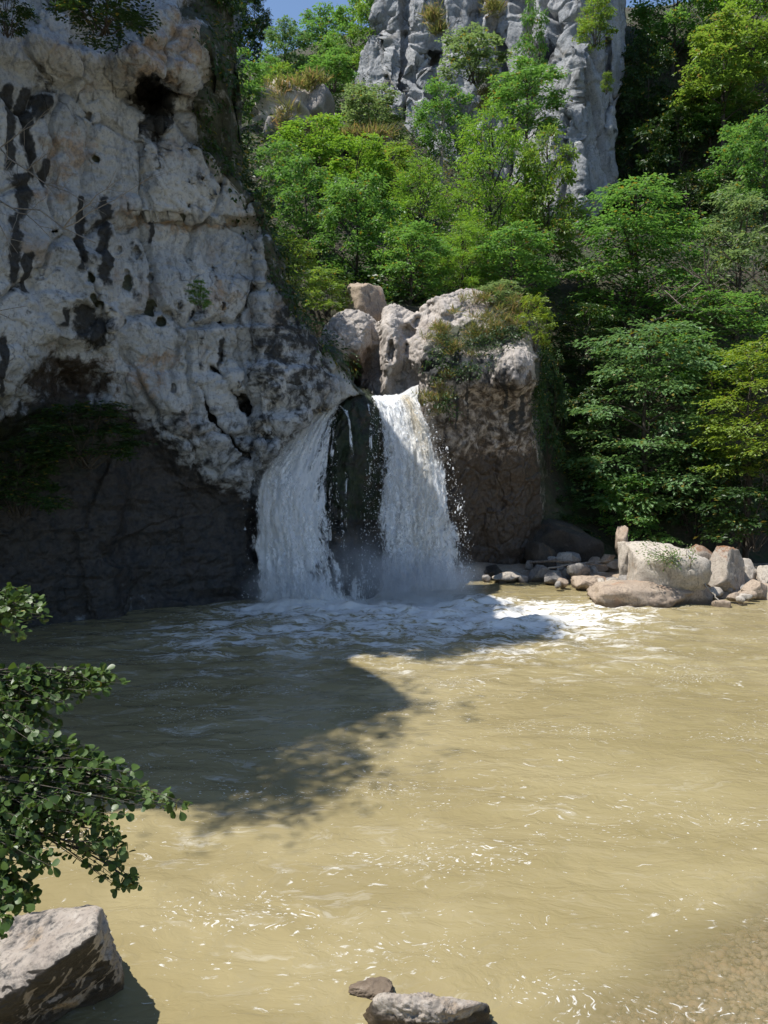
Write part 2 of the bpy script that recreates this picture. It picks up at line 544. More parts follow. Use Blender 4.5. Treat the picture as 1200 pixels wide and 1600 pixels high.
def streak(px, py, x, y0, y1, w):
    out = np.zeros(px.shape)
    m = (np.abs(px - x) < w * 2.6) & (py > y0 - 30) & (py < y1 + 50)
    if not m.any(): return out
    px, py = px[m], py[m]
    nz = fbm(np.stack([py * 0.03, px * 0.02, px * 0 + x], -1), 4, 77)
    px = px + 0.45 * w * nz
    t = np.clip((py - y0) / (y1 - y0), 0, 1)
    w = w * (0.85 + 0.6 * fbm(np.stack([py * 0.05, px * 0.05, px * 0 + x + 9], -1), 4, 78)) * (1.1 - 0.3 * t)
    a = 1 - sstep(0.15, 1.5, np.abs(px - x) / w)
    out[m] = a * sstep(y0 - 8, y0 + 8, py + 6 * nz) * (1 - sstep(y1 - 55, y1 + 18, py + 22 * nz))
    return out


def build_left_cliff():
    nv, nu, nw = 640, 380, 46
    pys = np.where(np.linspace(0, 1, nv) < .2, -330 + 331 * np.linspace(0, 1, nv) / .2, 1 + 1039 * (np.linspace(0, 1, nv) - .2) / .8)
    sil = interp(pys, [-330, -150, 0, 60, 95, 120, 150, 220, 270, 320, 345, 400, 460, 500, 540, 570, 600, 618, 640, 700, 760, 1040],
                 [335, 325, 318, 308, 334, 330, 298, 306, 345, 390, 403, 410, 432, 462, 500, 528, 546, 560, 575, 585, 590, 590])
    u = np.linspace(0, 1, nu)
    px = -700 + (sil[:, None] + 700) * (1 - (1 - u[None, :]) ** 1.0 * 1.0)
    # denser inside the picture
    k = 0.16
    uu = np.where(u < k, u / k * 0.5, 0.5 + (u - k) / (1 - k) * 0.5)
    pxl = np.where(uu < 0.5, -700 + uu * 2 * 660, 0)
    px = np.where(uu[None, :] < 0.5, pxl[None, :], -40 + (uu[None, :] - 0.5) * 2 * (sil[:, None] + 40))
    Yr = interp(px, [-700, -300, 0, 300, 600], [8.7, 12.3, 16.6, 20, 25])
    rimz = interp(px, [-700, -480, -400, -330, -250, -170, -60, 40, 150, 250, 335, 600], [15.5, 17.5, 19.8, 20.6, 16.0, 13.8, 20.0, 23.5, 21.5, 19, 17.2, 17.2])
    rimz = rimz + 1.1 * fbm(np.stack([px * .02, px * 0, px * 0], -1), 4, 61)
    rimpy = 700 - (rimz - 4.5) / Yr * FPX * 0.97
    vv = np.linspace(0, 1, nv)[:, None]
    py = np.where(vv < .2, rimpy + (1 - rimpy) * vv / .2, 1 + 1039 * (vv - .2) / .8)
    w3 = np.stack([px / 90, py / 90, np.zeros_like(px)], -1)
    wx = px + 14 * fbm(w3, 4, 5); wy = py + 14 * fbm(w3, 4, 9)
    # upper wall distance
    Yup = interp(px, [-700, -300, 0, 100, 200, 300, 400, 480, 560, 600], [8.7, 12.3, 16.9, 18.0, 19.2, 20.3, 21.5, 22.8, 24.5, 25.4])
    Ylow = 19.3 + (px - 80) * 0.0100
    Ylow = np.where(px < 80, 19.3 + (px - 80) * 0.0085, Ylow)
    Ylow = np.where(px > 400, 22.5 + (px - 400) * 0.0145, Ylow)
    bnd = interp(px, [-700, -100, 20, 90, 160, 240, 300, 380, 420, 480, 600], [600, 600, 605, 555, 580, 630, 690, 730, 740, 690, 640])
    tt = sstep(-30, 90, wy - bnd)
    Y = Yup * (1 - tt) + Ylow * tt
    # ramp of polished rock that leads down to the lip of the falls
    Y -= 0.35 * blob(px, py, 470, 600, 60, 60, 0.7)
    # overhanging nose at the top, with the cave under it
    Y -= 1.3 * blob(wx, wy, 265, 70, 75, 75, 0.6)
    Y -= 0.5 * blob(wx, wy, 120, 60, 90, 50, 0.7)
    w2 = np.stack([px / 26, py / 26, np.zeros_like(px) + 5], -1)
    cx_, cy_ = wx + 16 * fbm(w2, 3, 91), wy + 16 * fbm(w2, 3, 92)
    Y += 1.2 * blob(cx_, cy_, 236, 150, 32, 26, 0.6) + .8 * blob(cx_, cy_, 268, 138, 24, 16, .6) + .7 * blob(cx_, cy_, 238, 190, 14, 40, .7)
    # ledge at mid height
    ledge = 332 + 0.03 * (px - 200) + 8 * fbm(np.stack([px / 60, px * 0, px * 0 + 3], -1), 3, 2)
    lg = sstep(170, 200, px) * (1 - sstep(395, 410, px))
    Y += 0.5 * lg * sstep(-1, 9, wy * 0.3 + py * 0.7 - ledge)
    # second cave on the left
    Y += 0.8 * blob(wx, wy, 120, 575, 75, 45, 0.6)
    Y += 0.5 * blob(wx, wy, 130, 500, 36, 22, 0.5)
    # small pits
    rg = np.random.default_rng(4)
    pit = np.zeros_like(px); stain = np.zeros_like(px); ochre = np.zeros_like(px); wet = np.zeros_like(px); moss = np.zeros_like(px)
    pits = [(278, 233, 8, 10), (290, 237, 6, 8), (314, 283, 6, 12), (332, 306, 5, 9), (322, 276, 5, 7), (295, 288, 5, 7), (300, 325, 6, 7), (383, 322, 7, 11),
            (290, 340, 6, 8), (313, 328, 7, 6), (348, 290, 5, 8), (140, 434, 7, 9), (198, 440, 6, 12), (187, 388, 4, 5), (213, 393, 3, 5), (234, 432, 3, 5),
            (235, 476, 5, 13), (252, 505, 6, 9), (265, 495, 4, 8), (147, 468, 6, 8), (153, 478, 7, 8), (381, 400, 4, 7), (362, 412, 4, 5), (250, 524, 5, 6),
            (267, 606, 4, 6), (83, 360, 7, 4), (190, 505, 4, 3), (332, 420, 4, 5), (344, 395, 3, 4), (60, 420, 3, 4), (27, 535, 5, 10), (38, 545, 5, 8)]
    for _ in range(16):
        pits.append((rg.uniform(0, 400), rg.uniform(60, 600), rg.uniform(2, 4.5), rg.uniform(2, 6)))
    for (a, b, c, d) in pits:
        bb = blob(wx * 0.6 + px * 0.4, wy * 0.6 + py * 0.4, a, b, c * .85, d * .95, 0.5)
        pit = np.maximum(pit, bb)
        if c > 4.2: moss = np.maximum(moss, bb * 0.9)
    Y += 0.16 * pit
    # cracks across the polished part
    for (x0, y0, x1, y1, w, dep) in [(330, 570, 385, 640, 5, .35), (372, 600, 390, 650, 4, .3), (340, 480, 345, 560, 4, .2), (390, 480, 392, 520, 5, .2), (300, 410, 303, 500, 3, .2), (385, 640, 415, 690, 6, .4), (300, 600, 335, 660, 4, .25), (330, 650, 395, 720, 4, .3)]:
        dx, dy = x1 - x0, y1 - y0
        t = np.clip(((wx - x0) * dx + (wy - y0) * dy) / (dx * dx + dy * dy), 0, 1)
        dd = np.hypot(wx - x0 - t * dx, wy - y0 - t * dy) / w
        Y += dep * (1 - sstep(0.3, 1.3, dd))
        stain = np.maximum(stain, 0.8 * (1 - sstep(0.4, 1.1, dd)))
    fl = interp(py, [600, 618, 640, 690, 740, 800, 1040], [700, 548, 480, 432, 396, 388, 384])
    Y += 2.6 * sstep(-4, 34, px - fl)
    P = at(px, py, Y)
    # colours
    for (x, a, b, w) in [(131, 312, 428, 9), (166, 310, 448, 11), (164, 345, 370, 15), (38, 140, 250, 12), (10, 135, 262, 11), (60, 150, 190, 14), (44, 215, 275, 9), (68, 252, 298, 9), (30, 275, 345, 16),
                         (15, 340, 435, 11), (38, 400, 462, 10), (18, 380, 450, 8), (100, 480, 518, 8), (130, 478, 520, 22), (2, 530, 610, 7), (234, 115, 225, 20), (252, 125, 205, 16), (268, 130, 180, 10), (150, 500, 545, 16),
                         (185, 20, 80, 4), (390, 475, 520, 4), (343, 510, 570, 5), (385, 440, 470, 3), (235, 340, 380, 4)]:
        stain = np.maximum(stain, streak(wx * 0.35 + px * 0.65, py, x, a - 4, b + 22, w * 1.35))
    for (x, a, b, w) in [(55, 60, 300, 16), (205, 330, 470, 10), (330, 360, 520, 10), (180, 120, 300, 12), (350, 460, 600, 8), (310, 480, 640, 12), (260, 380, 470, 6), (240, 200, 330, 26), (75, 120, 330, 22), (20, 130, 480, 30), (150, 300, 470, 40), (300, 130, 330, 30), (370, 420, 560, 26), (90, 380, 520, 20), (215, 380, 560, 14), (280, 420, 600, 16), (130, 425, 500, 14), (166, 440, 510, 16), (30, 420, 540, 24), (255, 230, 300, 20), (205, 60, 120, 10), (110, 60, 130, 20)]:
        stain = np.maximum(stain, 0.40 * streak(wx, py, x, a, b, w))
    for (x, y, a, b) in [(250, 352, 60, 10), (205, 345, 20, 16), (330, 350, 50, 7), (100, 245, 50, 40), (80, 300, 40, 14), (335, 465, 20, 22), (225, 590, 30, 25), (255, 95, 50, 55), (290, 60, 30, 60), (250, 560, 30, 10), (110, 590, 70, 40), (210, 85, 20, 30)]:
        ochre = np.maximum(ochre, 0.62 * blob(wx, wy, x, y, a * 1.25, b * 1.25, 0.95))
    # wet brown zone of the undercut foot and left hollow, deepened with painted shade
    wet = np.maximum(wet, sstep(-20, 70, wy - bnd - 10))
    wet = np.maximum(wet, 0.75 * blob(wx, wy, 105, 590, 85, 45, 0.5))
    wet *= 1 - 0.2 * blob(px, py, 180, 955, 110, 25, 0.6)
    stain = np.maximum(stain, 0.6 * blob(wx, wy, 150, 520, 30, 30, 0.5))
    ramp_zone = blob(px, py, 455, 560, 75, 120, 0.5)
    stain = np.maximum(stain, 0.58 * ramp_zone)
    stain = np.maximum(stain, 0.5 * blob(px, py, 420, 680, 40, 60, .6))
    stain = np.maximum(stain, 0.46 * sstep(560, 680, wy))  # lower wall and bulge by the fall greyed to stand for weaker light
    moss = np.maximum(moss, 0.9 * blob(wx, wy, 310, 15, 40, 20, .5))
    moss = np.maximum(moss, 0.8 * blob(wx, wy, 60, 690, 130, 60, .6) * sstep(0, 60, wy - bnd))
    # wrap: the right-hand side of the cliff turns away from the viewer
    e = P[:, -1, :]
    ts = np.linspace(0, 1, nw + 1)[1:]
    wrap = []
    for t in ts:
        q = e.copy()
        ang = min(1, t * 6)
        q[:, 0] += 0.35 * math.sin(ang * math.pi / 2) - 0.35 * ang * 0 - 5.5 * max(0, t - 0.12) ** 1.15
        q[:, 1] += 0.5 * (1 - math.cos(ang * math.pi / 2)) + 15 * max(0, t - 0.05)
        q[:, 2] -= np.maximum(q[:, 2] - 7, 0) * 0.6 * float(sstep(.04, .25, t))
        wrap.append(q)
    P = np.concatenate([P, np.stack(wrap, 1)], 1)

    def ext(a, v=0.0): return np.concatenate([a, np.full((nv, nw), v)], 1)
    pit, stain, ochre, wet = ext(pit), ext(stain), ext(ochre), ext(wet)
    moss = ext(moss, 0.75)
    Lc = [P[:, 0] + np.array([-1.2 * k, -.05 * k, 0]) for k in range(9, 0, -1)]
    P = np.concatenate([np.stack(Lc, 1), P], 1)
    stain, ochre, wet, moss = [np.concatenate([np.zeros((nv, 9)), a], 1) for a in (stain, ochre, wet, moss)]
    # top: goes back from the rim
    top = [P[0] + np.array([-0.5 * k, 1.1 * k, 0.35 * math.sin(k)]) for k in range(10, 0, -1)]
    P = np.concatenate([np.stack(top, 0), P], 0)

    def extt(a, v=0.6): return np.concatenate([np.full((10, a.shape[1]), v), a], 0)
    stain, ochre, wet, moss = extt(stain, 0), extt(ochre, 0), extt(wet, 0), extt(moss, .8)
    n = grid_normals(P)
    if n[300, 200, 1] > 0: n = -n
    q = P * np.array([1, 1, 0.8])
    d = 0.17 * fbm(P * 0.42, 4, 21) + 0.075 * ridged(q * 0.9, 6, 31, .6) + 0.055 * fbm(P * 3.0, 5, 41, 0.65)
    strata = fbm(np.stack([P[..., 0] * 0.35, P[..., 1] * 0.35, P[..., 2] * 2.2], -1), 4, 55)
    d = d + 0.10 * strata
    # fractured blocks, bedding ledges
    wpq = P + 0.35 * np.stack([fbm(P * .8, 3, 301), fbm(P * .8 + 9, 3, 302), fbm(P * .8 + 21, 3, 303)], -1)
    a1, a2, ac = worley(wpq * np.array([.55, .55, .42]), 5)
    b1, b2, bc = worley(wpq * np.array([1.9, 1.9, 2.3]), 6)
    rough = np.clip(.55 + 1.1 * fbm(P * .25 + 4, 3, 88), .15, 1)
    rough = rough * (1 - .25 * wet); ac = .5 + (ac - .5) * (1 - .1 * wet); a2 = a2 + .12 * wet
    d = d + .26 * (ac - .5) - .16 * (1 - sstep(0, .10, a2 - a1)) + rough * (.10 * (bc - .5) - .05 * (1 - sstep(0, .12, b2 - b1)))
    zb = P[..., 2] * .75 + .5 * fbm(P * .3, 3, 19)
    fr = zb - np.floor(zb)
    d = d + .16 * (sstep(.0, .85, fr) - sstep(.86, 1.0, fr)) * rough
    P = P + n * d[..., None]
    global CLIFF_WRAP, CLIFF_RIM
    CLIFF_RIM = P[10, 9:200].copy()
    CLIFF_WRAP = P[10:420, -nw - 3:-20].reshape(-1, 3)
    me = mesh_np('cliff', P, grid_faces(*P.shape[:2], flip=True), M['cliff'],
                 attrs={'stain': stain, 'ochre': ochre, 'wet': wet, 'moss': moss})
    return put_structure('cliff', me, 'tall grey limestone cliff with black water stains and dark wet foot, left of the falls')


build_left_cliff()


# ------------------------------------------------------------------ rock tower in the background
def build_tower():
    nv, nu, nw = 300, 330, 14
    pys = np.linspace(-210, 380, nv)
    left = interp(pys, [-210, 0, 60, 130, 150, 200, 380], [640, 596, 576, 552, 556, 575, 590])
    right = interp(pys, [-210, 0, 70, 130, 175, 230, 285, 320, 380], [985, 984, 982, 975, 957, 962, 968, 940, 930])
    u = np.linspace(0, 1, nu)
    px = left[:, None] + (right - left)[:, None] * u[None, :]
    py = np.broadcast_to(pys[:, None], px.shape)
    w3 = np.stack([px / 70, py / 70, px * 0], -1)
    wx = px + 12 * fbm(w3, 4, 3); wy = py + 12 * fbm(w3, 4, 8)
    Y = interp(px, [550, 575, 620, 660, 700, 745, 790, 830, 850, 890, 906, 925, 960, 990],
               [63.0, 60.0, 58.0, 57.2, 57.6, 58.6, 60.5, 59.5, 57.5, 55.2, 54.4, 56.0, 58.6, 62])
    Y = Y + (300 - py) * 0.014
    # deep vertical cracks
    for (pts, w, dep) in [([(632, -200), (634, 60), (630, 125), (650, 150)], 7, 2.2), ([(690, -200), (686, 40), (672, 90), (672, 140)], 9, 2.0),
                          ([(745, -200), (742, 20), (735, 60)], 10, 2.5), ([(605, -200), (602, 60), (605, 80)], 4, 0.7),
                          ([(775, 30), (790, 110)], 8, 1.2), ([(950, 60), (946, 200)], 6, 1.0)]:
        for (a, b), (c, d) in zip(pts[:-1], pts[1:]):
            dx, dy = c - a, d - b
            t = np.clip(((wx - a) * dx + (wy - b) * dy) / (dx * dx + dy * dy), 0, 1)
            dd = np.hypot(wx - a - t * dx, wy - b - t * dy) / w
            Y = np.where(dd < 1.5, np.maximum(Y, Y + dep * (1 - sstep(0.1, 1.5, dd)) * 0.6), Y)
    Y += 2.0 * blob(wx, wy, 640, 200, 60, 30, .6) * 0.3
    Y -= 0.8 * blob(wx, wy, 960, 190, 14, 26, .5)
    P = at(px, py, Y)
    stain = 0.75 * blob(wx, wy, 855, 85, 26, 24, .6)
    ochre = 0.6 * np.maximum(blob(wx, wy, 620, 125, 14, 6, .6), np.maximum(blob(wx, wy, 760, 140, 25, 25, .6), blob(wx, wy, 770, 30, 20, 40, .6)))
    for (x, a, b, w) in [(940, 210, 235, 5), (930, 215, 232, 3), (915, 300, 335, 12), (958, 200, 230, 6)]:
        stain = np.maximum(stain, streak(wx, py, x, a, b, w))
    wet = px * 0; moss = px * 0
    e0 = P[:, 0]; e1 = P[:, -1]
    A = [e0 + np.array([0.25 * k, 1.3 * k, -0.1 * k]) for k in range(nw, 0, -1)]
    B = [e1 + np.array([-0.15 * k, 1.5 * k, -0.1 * k]) for k in range(1, nw + 1)]
    P = np.concatenate([np.stack(A, 1), P, np.stack(B, 1)], 1)

    def ext(a, v=0.0): return np.concatenate([np.full((nv, nw), v), a, np.full((nv, nw), v)], 1)
    stain, ochre, wet, moss = ext(stain), ext(ochre), ext(wet), ext(moss)
    n = grid_normals(P)
    if n[150, 170, 1] > 0: n = -n
    wpq = P + .9 * np.stack([fbm(P * .25, 3, 311), fbm(P * .25 + 9, 3, 312), fbm(P * .25 + 21, 3, 313)], -1)
    a1, a2, ac = worley(wpq * np.array([.20, .20, .045]), 15)
    b1, b2, bc = worley(wpq * np.array([.62, .62, .34]), 16)
    d0 = .6 * (ac - .5) - 1.2 * (1 - sstep(0, .10, a2 - a1)) + .14 * (bc - .5) - .15 * (1 - sstep(0, .12, b2 - b1))
    d = d0 + 1.0 * fbm(P * np.array([0.13, 0.13, 0.05]), 4, 61) + 0.24 * ridged(P * np.array([0.33, 0.33, 0.08]), 5, 71) + 0.16 * fbm(P * 1.1, 4, 81)
    P = P + n * d[..., None]
    me = mesh_np('rock_tower', P, grid_faces(*P.shape[:2], flip=True), M['tower'], attrs={'stain': stain, 'ochre': ochre, 'wet': wet, 'moss': moss})
    put_structure('rock_tower', me, 'steep pale grey limestone tower rising above the trees')


build_tower()


def build_far_cliff():
    nv, nu = 130, 110
    pys = np.linspace(-150, 210, nv)
    right = interp(pys, [-150, 0, 60, 120, 170, 210], [300, 338, 352, 376, 392, 400])
    u = np.linspace(0, 1, nu)
    px = 150 + (right[:, None] - 150) * u
    py = np.broadcast_to(pys[:, None], px.shape)
    Y = 92 + (px - 300) * 0.06 + 0 * py
    P = at(px, py, Y)
    A = [P[:, -1] + np.array([-0.4 * k, 2.0 * k, -0.3 * k]) for k in range(1, 9)]
    P = np.concatenate([P, np.stack(A, 1)], 1)
    n = grid_normals(P)
    if n[60, 50, 1] > 0: n = -n
    d = 2.2 * fbm(P * 0.07, 4, 5) + 1.3 * ridged(P * np.array([.16, .16, .1]), 5, 6)
    P = P + n * d[..., None]
    z = np.zeros(P.shape[:2])
    me = mesh_np('far_cliff', P, grid_faces(*P.shape[:2], flip=True), M['tower'], attrs={'stain': z, 'ochre': z, 'wet': z, 'moss': z})
    put_structure('far_cliff', me, 'distant bluish limestone cliff in the gap beside the left cliff')


build_far_cliff()


# ------------------------------------------------------------------ outcrop that carries the falls
def build_outcrop():
    nv, nu, nw, nt = 430, 400, 24, 14
    v = np.linspace(0, 1, nv)
    u = np.linspace(0, 1, nu)
    lft = 498.0
    px0 = lft + (838 - lft) * u
    topy = interp(px0, [498, 508, 516, 528, 545, 562, 580, 592, 600, 606, 620, 640, 652, 662, 675, 690, 720, 745, 765, 790, 815, 838],
                  [560, 512, 503, 493, 487, 487, 494, 506, 500, 482, 479, 486, 492, 490, 473, 466, 457, 449, 455, 466, 482, 500])
    py = topy[None, :] + (1030 - topy[None, :]) * (v[:, None] ** 1.25)
    right = interp(py[:, -1], [480, 520, 560, 600, 640, 720, 800, 870, 920, 1030], [822, 828, 831, 832, 824, 838, 845, 838, 830, 830])
    px = lft + (right[:, None] - lft) * u[None, :]
    w3 = np.stack([px / 40, py / 40, px * 0], -1)
    wx = px + 7 * fbm(w3, 4, 15); wy = py + 7 * fbm(w3, 4, 19)
    # pillar front face, leaning under; top slope going back
    Yf = interp(py, [440, 480, 520, 560, 600, 660, 760, 870, 930, 1030], [28.6, 27.4, 26.2, 25.3, 25.05, 25.5, 26.2, 26.6, 26.6, 26.6])
    Yf = Yf + 0.9 * sstep(790, 845, px) ** 2
    Yf = Yf - 0.55 * blob(wx, wy, 812, 575, 30, 32, .5)
    Yf = Yf + 0.6 * sstep(595, 640, wy) * sstep(700, 760, px)
    # potholed part on the left
    Yl = interp(py, [480, 500, 540, 580, 620, 640, 1030], [28.0, 27.2, 26.6, 26.2, 25.9, 25.6, 25.6])
    k = sstep(640, 690, wx)
    Y = Yl * (1 - k) + Yf * k
    Y -= 0.75 * blob(wx, wy, 545, 520, 42, 38, 0.5)                 # left lump
    Y += 1.0 * sstep(555, 585, wy) * (1 - sstep(560, 590, px)) * 0.9  # hollow under it
    Y += 1.0 * blob(wx, wy, 583, 560, 14, 70, 0.5)                  # cleft
    Y += 0.8 * blob(wx, wy, 548, 595, 12, 30, 0.5)
    Y -= 0.9 * blob(wx, wy, 610, 540, 13, 62, 0.6)                  # pale spine
    Y -= 0.6 * blob(wx, wy, 588, 603, 14, 16, 0.6)
    Y += 0.55 * blob(wx, wy, 611, 550, 6, 15, 0.35)                 # potholes
    Y += 0.4 * blob(wx, wy, 650, 501, 7, 8, 0.35)
    Y += 0.35 * blob(wx, wy, 633, 545, 7, 8, 0.4)
    Y += 0.5 * blob(wx, wy, 636, 520, 12, 12, 0.5)
    Y += 0.45 * blob(wx, wy, 678, 482, 12, 12, 0.5)
    Y += 0.5 * blob(wx, wy, 630, 592, 20, 26, 0.4)                  # smooth scooped face above the right stream
    Y -= 0.5 * blob(wx, wy, 660, 550, 20, 20, 0.6)
    Y -= 0.5 * blob(wx, wy, 700, 475, 26, 18, 0.6)
    # cleft fills under the falls
    P = at(px, py, Y)
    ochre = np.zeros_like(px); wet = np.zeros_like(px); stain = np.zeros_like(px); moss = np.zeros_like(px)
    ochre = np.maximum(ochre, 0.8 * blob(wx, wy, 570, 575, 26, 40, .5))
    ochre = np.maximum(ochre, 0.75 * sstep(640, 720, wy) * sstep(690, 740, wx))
    wet = np.maximum(wet, 0.95 * sstep(640, 760, wy + 0.15 * (px - 740)))  # lower front: damp rock plus shade painted into the colour
    wet = np.maximum(wet, .58 * sstep(550, 590, wy) * sstep(655, 690, px))  # upper front darkened in colour for its shade
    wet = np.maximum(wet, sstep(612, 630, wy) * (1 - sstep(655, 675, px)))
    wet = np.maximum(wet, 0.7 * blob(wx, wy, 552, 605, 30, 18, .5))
    stain = np.maximum(stain, 0.7 * blob(wx, wy, 690, 565, 38, 40, .6))  # dark blobs over the front deepen its painted shade
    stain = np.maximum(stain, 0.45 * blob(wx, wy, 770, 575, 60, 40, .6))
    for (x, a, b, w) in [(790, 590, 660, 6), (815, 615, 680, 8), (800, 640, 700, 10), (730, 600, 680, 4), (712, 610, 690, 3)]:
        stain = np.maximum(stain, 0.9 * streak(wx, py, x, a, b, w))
    moss = np.maximum(moss, 0.85 * blob(wx, wy, 740, 530, 75, 26, .6))  # moss, laid thicker on the front to help darken it as shade
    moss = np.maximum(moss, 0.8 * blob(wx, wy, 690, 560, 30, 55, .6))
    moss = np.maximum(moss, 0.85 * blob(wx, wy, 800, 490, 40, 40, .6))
    e1 = P[:, -1]
    B = [e1 + np.array([0.25 * min(k, 3) - 0.03 * k, 0.55 * k, 0]) for k in range(1, nw + 1)]
    P = np.concatenate([P, np.stack(B, 1)], 1)

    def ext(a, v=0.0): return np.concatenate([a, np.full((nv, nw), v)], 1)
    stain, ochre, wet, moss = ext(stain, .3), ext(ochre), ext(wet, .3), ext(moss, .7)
    T = [P[0] + np.array([0, 0.35 * k, 0.08 * k - 0.015 * k * k]) for k in range(nt, 0, -1)]
    P = np.concatenate([np.stack(T, 0), P], 0)

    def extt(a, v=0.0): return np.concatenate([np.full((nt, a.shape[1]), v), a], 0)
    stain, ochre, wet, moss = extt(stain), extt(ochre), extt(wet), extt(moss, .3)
    n = grid_normals(P)
    if n[200, 200, 1] > 0: n = -n
    b1, b2, bc = worley(P * np.array([1.5, 1.5, 1.1]) + .4 * fbm(P, 3, 5)[..., None], 26)
    d = .08 * (bc - .5) - .04 * (1 - sstep(0, .1, b2 - b1)) + 0.12 * fbm(P * 1.1, 4, 91) + 0.06 * ridged(P * np.array([1.9, 1.9, 1.4]), 5, 95) + 0.035 * fbm(P * 6, 4, 99)
    P = P + n * d[..., None]
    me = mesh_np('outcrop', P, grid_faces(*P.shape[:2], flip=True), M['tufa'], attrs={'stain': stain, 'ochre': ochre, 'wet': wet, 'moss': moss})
    put_structure('rock_outcrop', me, 'potholed pale rock outcrop with mossy shaded front, right of the falls')


build_outcrop()


# dark wet rock between the two streams
def build_midrock():
    nv, nu = 220, 150
    pys = np.linspace(617, 1000, nv)
    cx = interp(pys, [617, 660, 760, 860, 1000], [556, 552, 545, 540, 535])
    hw = interp(pys, [617, 622, 635, 660, 720, 800, 860, 1000], [26, 40, 52, 60, 68, 76, 90, 110])
    a = np.linspace(-1.15, 1.15, nu)
    px = cx[:, None] + hw[:, None] * np.sin(a)[None, :] / math.sin(1.15)
    py = np.broadcast_to(pys[:, None], px.shape)
    Yc = interp(pys, [617, 640, 700, 800, 850, 900, 1000], [24.6, 24.0, 23.55, 23.4, 23.35, 23.0, 22.9])
    Y = Yc[:, None] + 2.2 * (1 - np.cos(a))[None, :]
    P = at(px, py, Y)
    T = [P[0] + np.array([0, 0.3 * k, 0.05 * k]) for k in range(8, 0, -1)]
    P = np.concatenate([np.stack(T, 0), P], 0)
    n = grid_normals(P)
    if n[110, 75, 1] > 0: n = -n
    d = 0.2 * fbm(P * np.array([1.3, 1.3, .6]), 4, 7) + 0.10 * ridged(P * np.array([2.4, 2.4, 1.0]), 4, 17) + 0.03 * fbm(P * 7, 3, 23)
    P = P + n * d[..., None]
    z = np.zeros(P.shape[:2])
    m2 = z.copy(); m2[:120] = 0.6
    me = mesh_np('wet_rock', P, grid_faces(*P.shape[:2], flip=True), M['wetrock'], attrs={'stain': z, 'ochre': z, 'wet': z, 'moss': m2})
    o = put('wet_rock', me)
    tag(o, 'dark wet rounded rock standing between the two falling streams', 'rock')


build_midrock()

